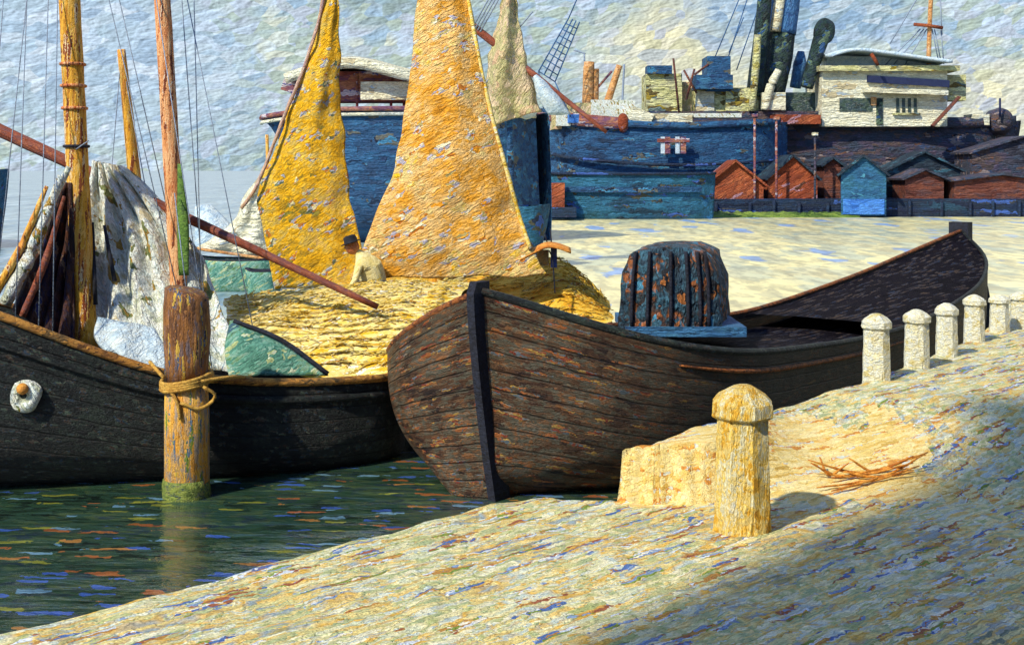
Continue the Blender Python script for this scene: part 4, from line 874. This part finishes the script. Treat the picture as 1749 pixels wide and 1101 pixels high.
# its mast
bm = BM(); tube(bm, [P(1586, 110, 108), P(1588, 40, 108), P(1593, -60, 108)], [.22, .2, .2], 8, sub=8); mm = obj('mast', bm, 'derrick', t3)
bm = BM(); tube(bm, [P(1561, 42, 107.6), P(1585, 44, 107.6), P(1610, 48, 107.6)], .16, 6); obj('yard', bm, 'orange', mm)
for a, b in (((1565, 0), (1520, 75)), ((1572, 50), (1505, 118)), ((1578, 50), (1520, 118)), ((1583, 50), (1540, 120)), ((1592, 50), (1602, 100)), ((1596, 50), (1606, 100)), ((1606, 0), (1609, 60)), ((1607, 50), (1612, 110))): bm = BM(); tube(bm, [P(*a, 108), P(*b, 108)], .055, 4); obj('rope_line', bm, 'rig', t3)
for a, b in (((1270, 30), (1245, 90)), ((1276, 0), (1240, 110)), ((1300, 0), (1258, 120)), ((1262, 0), (1222, 96))): bm = BM(); tube(bm, [P(*a, 109), P(*b, 109)], .05, 4); obj('rope_line', bm, 'rigblue', t3)

# ---------------------------------------------------------------- sheds on the far bank
def shed(u0, u1, vb, ve, vp, D, dep, wm, rm, label, rot=0, group=None, door=None, cat='shed', hip=False):
    a, b = P(u0, vb, D), P(u1, vb, D); wd = b.x - a.x; h = P(0, ve, D).z - a.z; hp_ = P(0, vp, D).z - a.z
    t = empty('shed', ((a.x + b.x) / 2, D, a.z), label, cat, group); cx, cz = (a.x + b.x) / 2, a.z
    rm_ = Matrix.Translation((cx, D, cz)) @ Matrix.Rotation(rot, 4, 'Z')
    bm = BM(); rows = []
    fr = [Vector((-wd / 2, 0, -.1)), Vector((wd / 2, 0, -.1)), Vector((wd / 2, 0, h)), Vector((0, 0, hp_)), Vector((-wd / 2, 0, h))]
    f0 = [bm.verts.new(v) for v in fr]; f1 = [bm.verts.new(v + Vector((0, dep, 0))) for v in fr]
    bm.faces.new(f0[::-1]); bm.faces.new(f1)
    for i in range(5): bm.faces.new((f0[i], f0[(i + 1) % 5], f1[(i + 1) % 5], f1[i]))
    bm.transform(rm_); obj('wall', bm, wm, t, smooth=False)
    bm = BM(); L_ = math.hypot(wd / 2, hp_ - h) + .35; an = math.atan2(hp_ - h, wd / 2)
    for sg in (-1, 1):
        c = Vector((sg * math.cos(an) * (L_ / 2), dep / 2 - .1, hp_ + .12 - math.sin(an) * (L_ / 2))); box(bm, c, (L_, dep + .5, .16), ry=sg * an)
    bm.transform(rm_); obj('roof', bm, rm, t, smooth=False)
    if door:
        bm = BM(); box(bm, (door[0] * wd, -.06, door[2] / 2), (door[1] * wd, .1, door[2])); bm.transform(rm_); obj('door', bm, door[3], t, smooth=False)
    return t
G = 'sheds on the far wharf'
shed(1207, 1304, 341, 316, 277, 95.2, 3, 'orange', 'orange', 'orange-red gabled shed, leftmost beyond the water', group=G)
shed(1312, 1396, 341, 305, 268, 96.2, 4, 'orange', 'roofdark', 'brown-orange shed with dark roof between the leftmost shed and the blue boathouse', group=G)
shed(1408, 1436, 338, 282, 272, 97.2, 3, 'rust', 'roofdark', 'narrow tall rust-brown shed just left of the blue boathouse', group=G)
bt = shed(1438, 1512, 366, 298, 268, 93.4, 6, 'shedblue', 'roofdark', 'blue gabled boathouse with bright blue door at the water edge', rot=R(-14), group=G, door=(0, .92, 1.15, 'brightblue'), cat='boathouse')
shed(1546, 1612, 341, 306, 292, 96.0, 3.2, 'rust', 'shipgrey', 'low rust-orange shed right of the blue boathouse', group=G)
shed(1630, 1790, 341, 310, 300, 95.6, 4, 'rust', 'shipgrey', 'long low red-brown shed at the right edge of the far wharf', group=G)
shed(1516, 1640, 341, 292, 262, 99.5, 3, 'roofdark', 'roofdark', 'dark blue shed behind and right of the blue boathouse', group=G)
shed(1660, 1830, 341, 262, 236, 101.5, 4, 'shipgrey', 'shipgrey', 'grey warehouse shed behind the long red-brown shed at the right', group=G)
for u_, vt_ in ((1392, 232), (1289, 200), (1326, 205), (1196, 300)):
    t = empty('lamp_post', P(u_, 341, 95), {1392: 'thin dark post with pale bands left of the blue boathouse', 1289: 'reddish post rising above the leftmost orange shed', 1326: 'reddish post rising above the second orange shed', 1196: 'short dark post left of the orange-red gabled shed'}[u_], 'post', 'posts along the far wharf')
    bm = BM(); tube(bm, [P(u_, 341, 94.9), P(u_, vt_, 94.9)], .10, 6, sub=8, jit=.1); obj('pole', bm, 'shipgrey' if u_ in (1392, 1196) else 'shipred', t)
    bm = BM(); box(bm, P(u_, vt_ - 3, 94.9), (.4, .4, .22)); obj('head', bm, 'shipwhite' if u_ == 1392 else 'shipred', t, smooth=False)
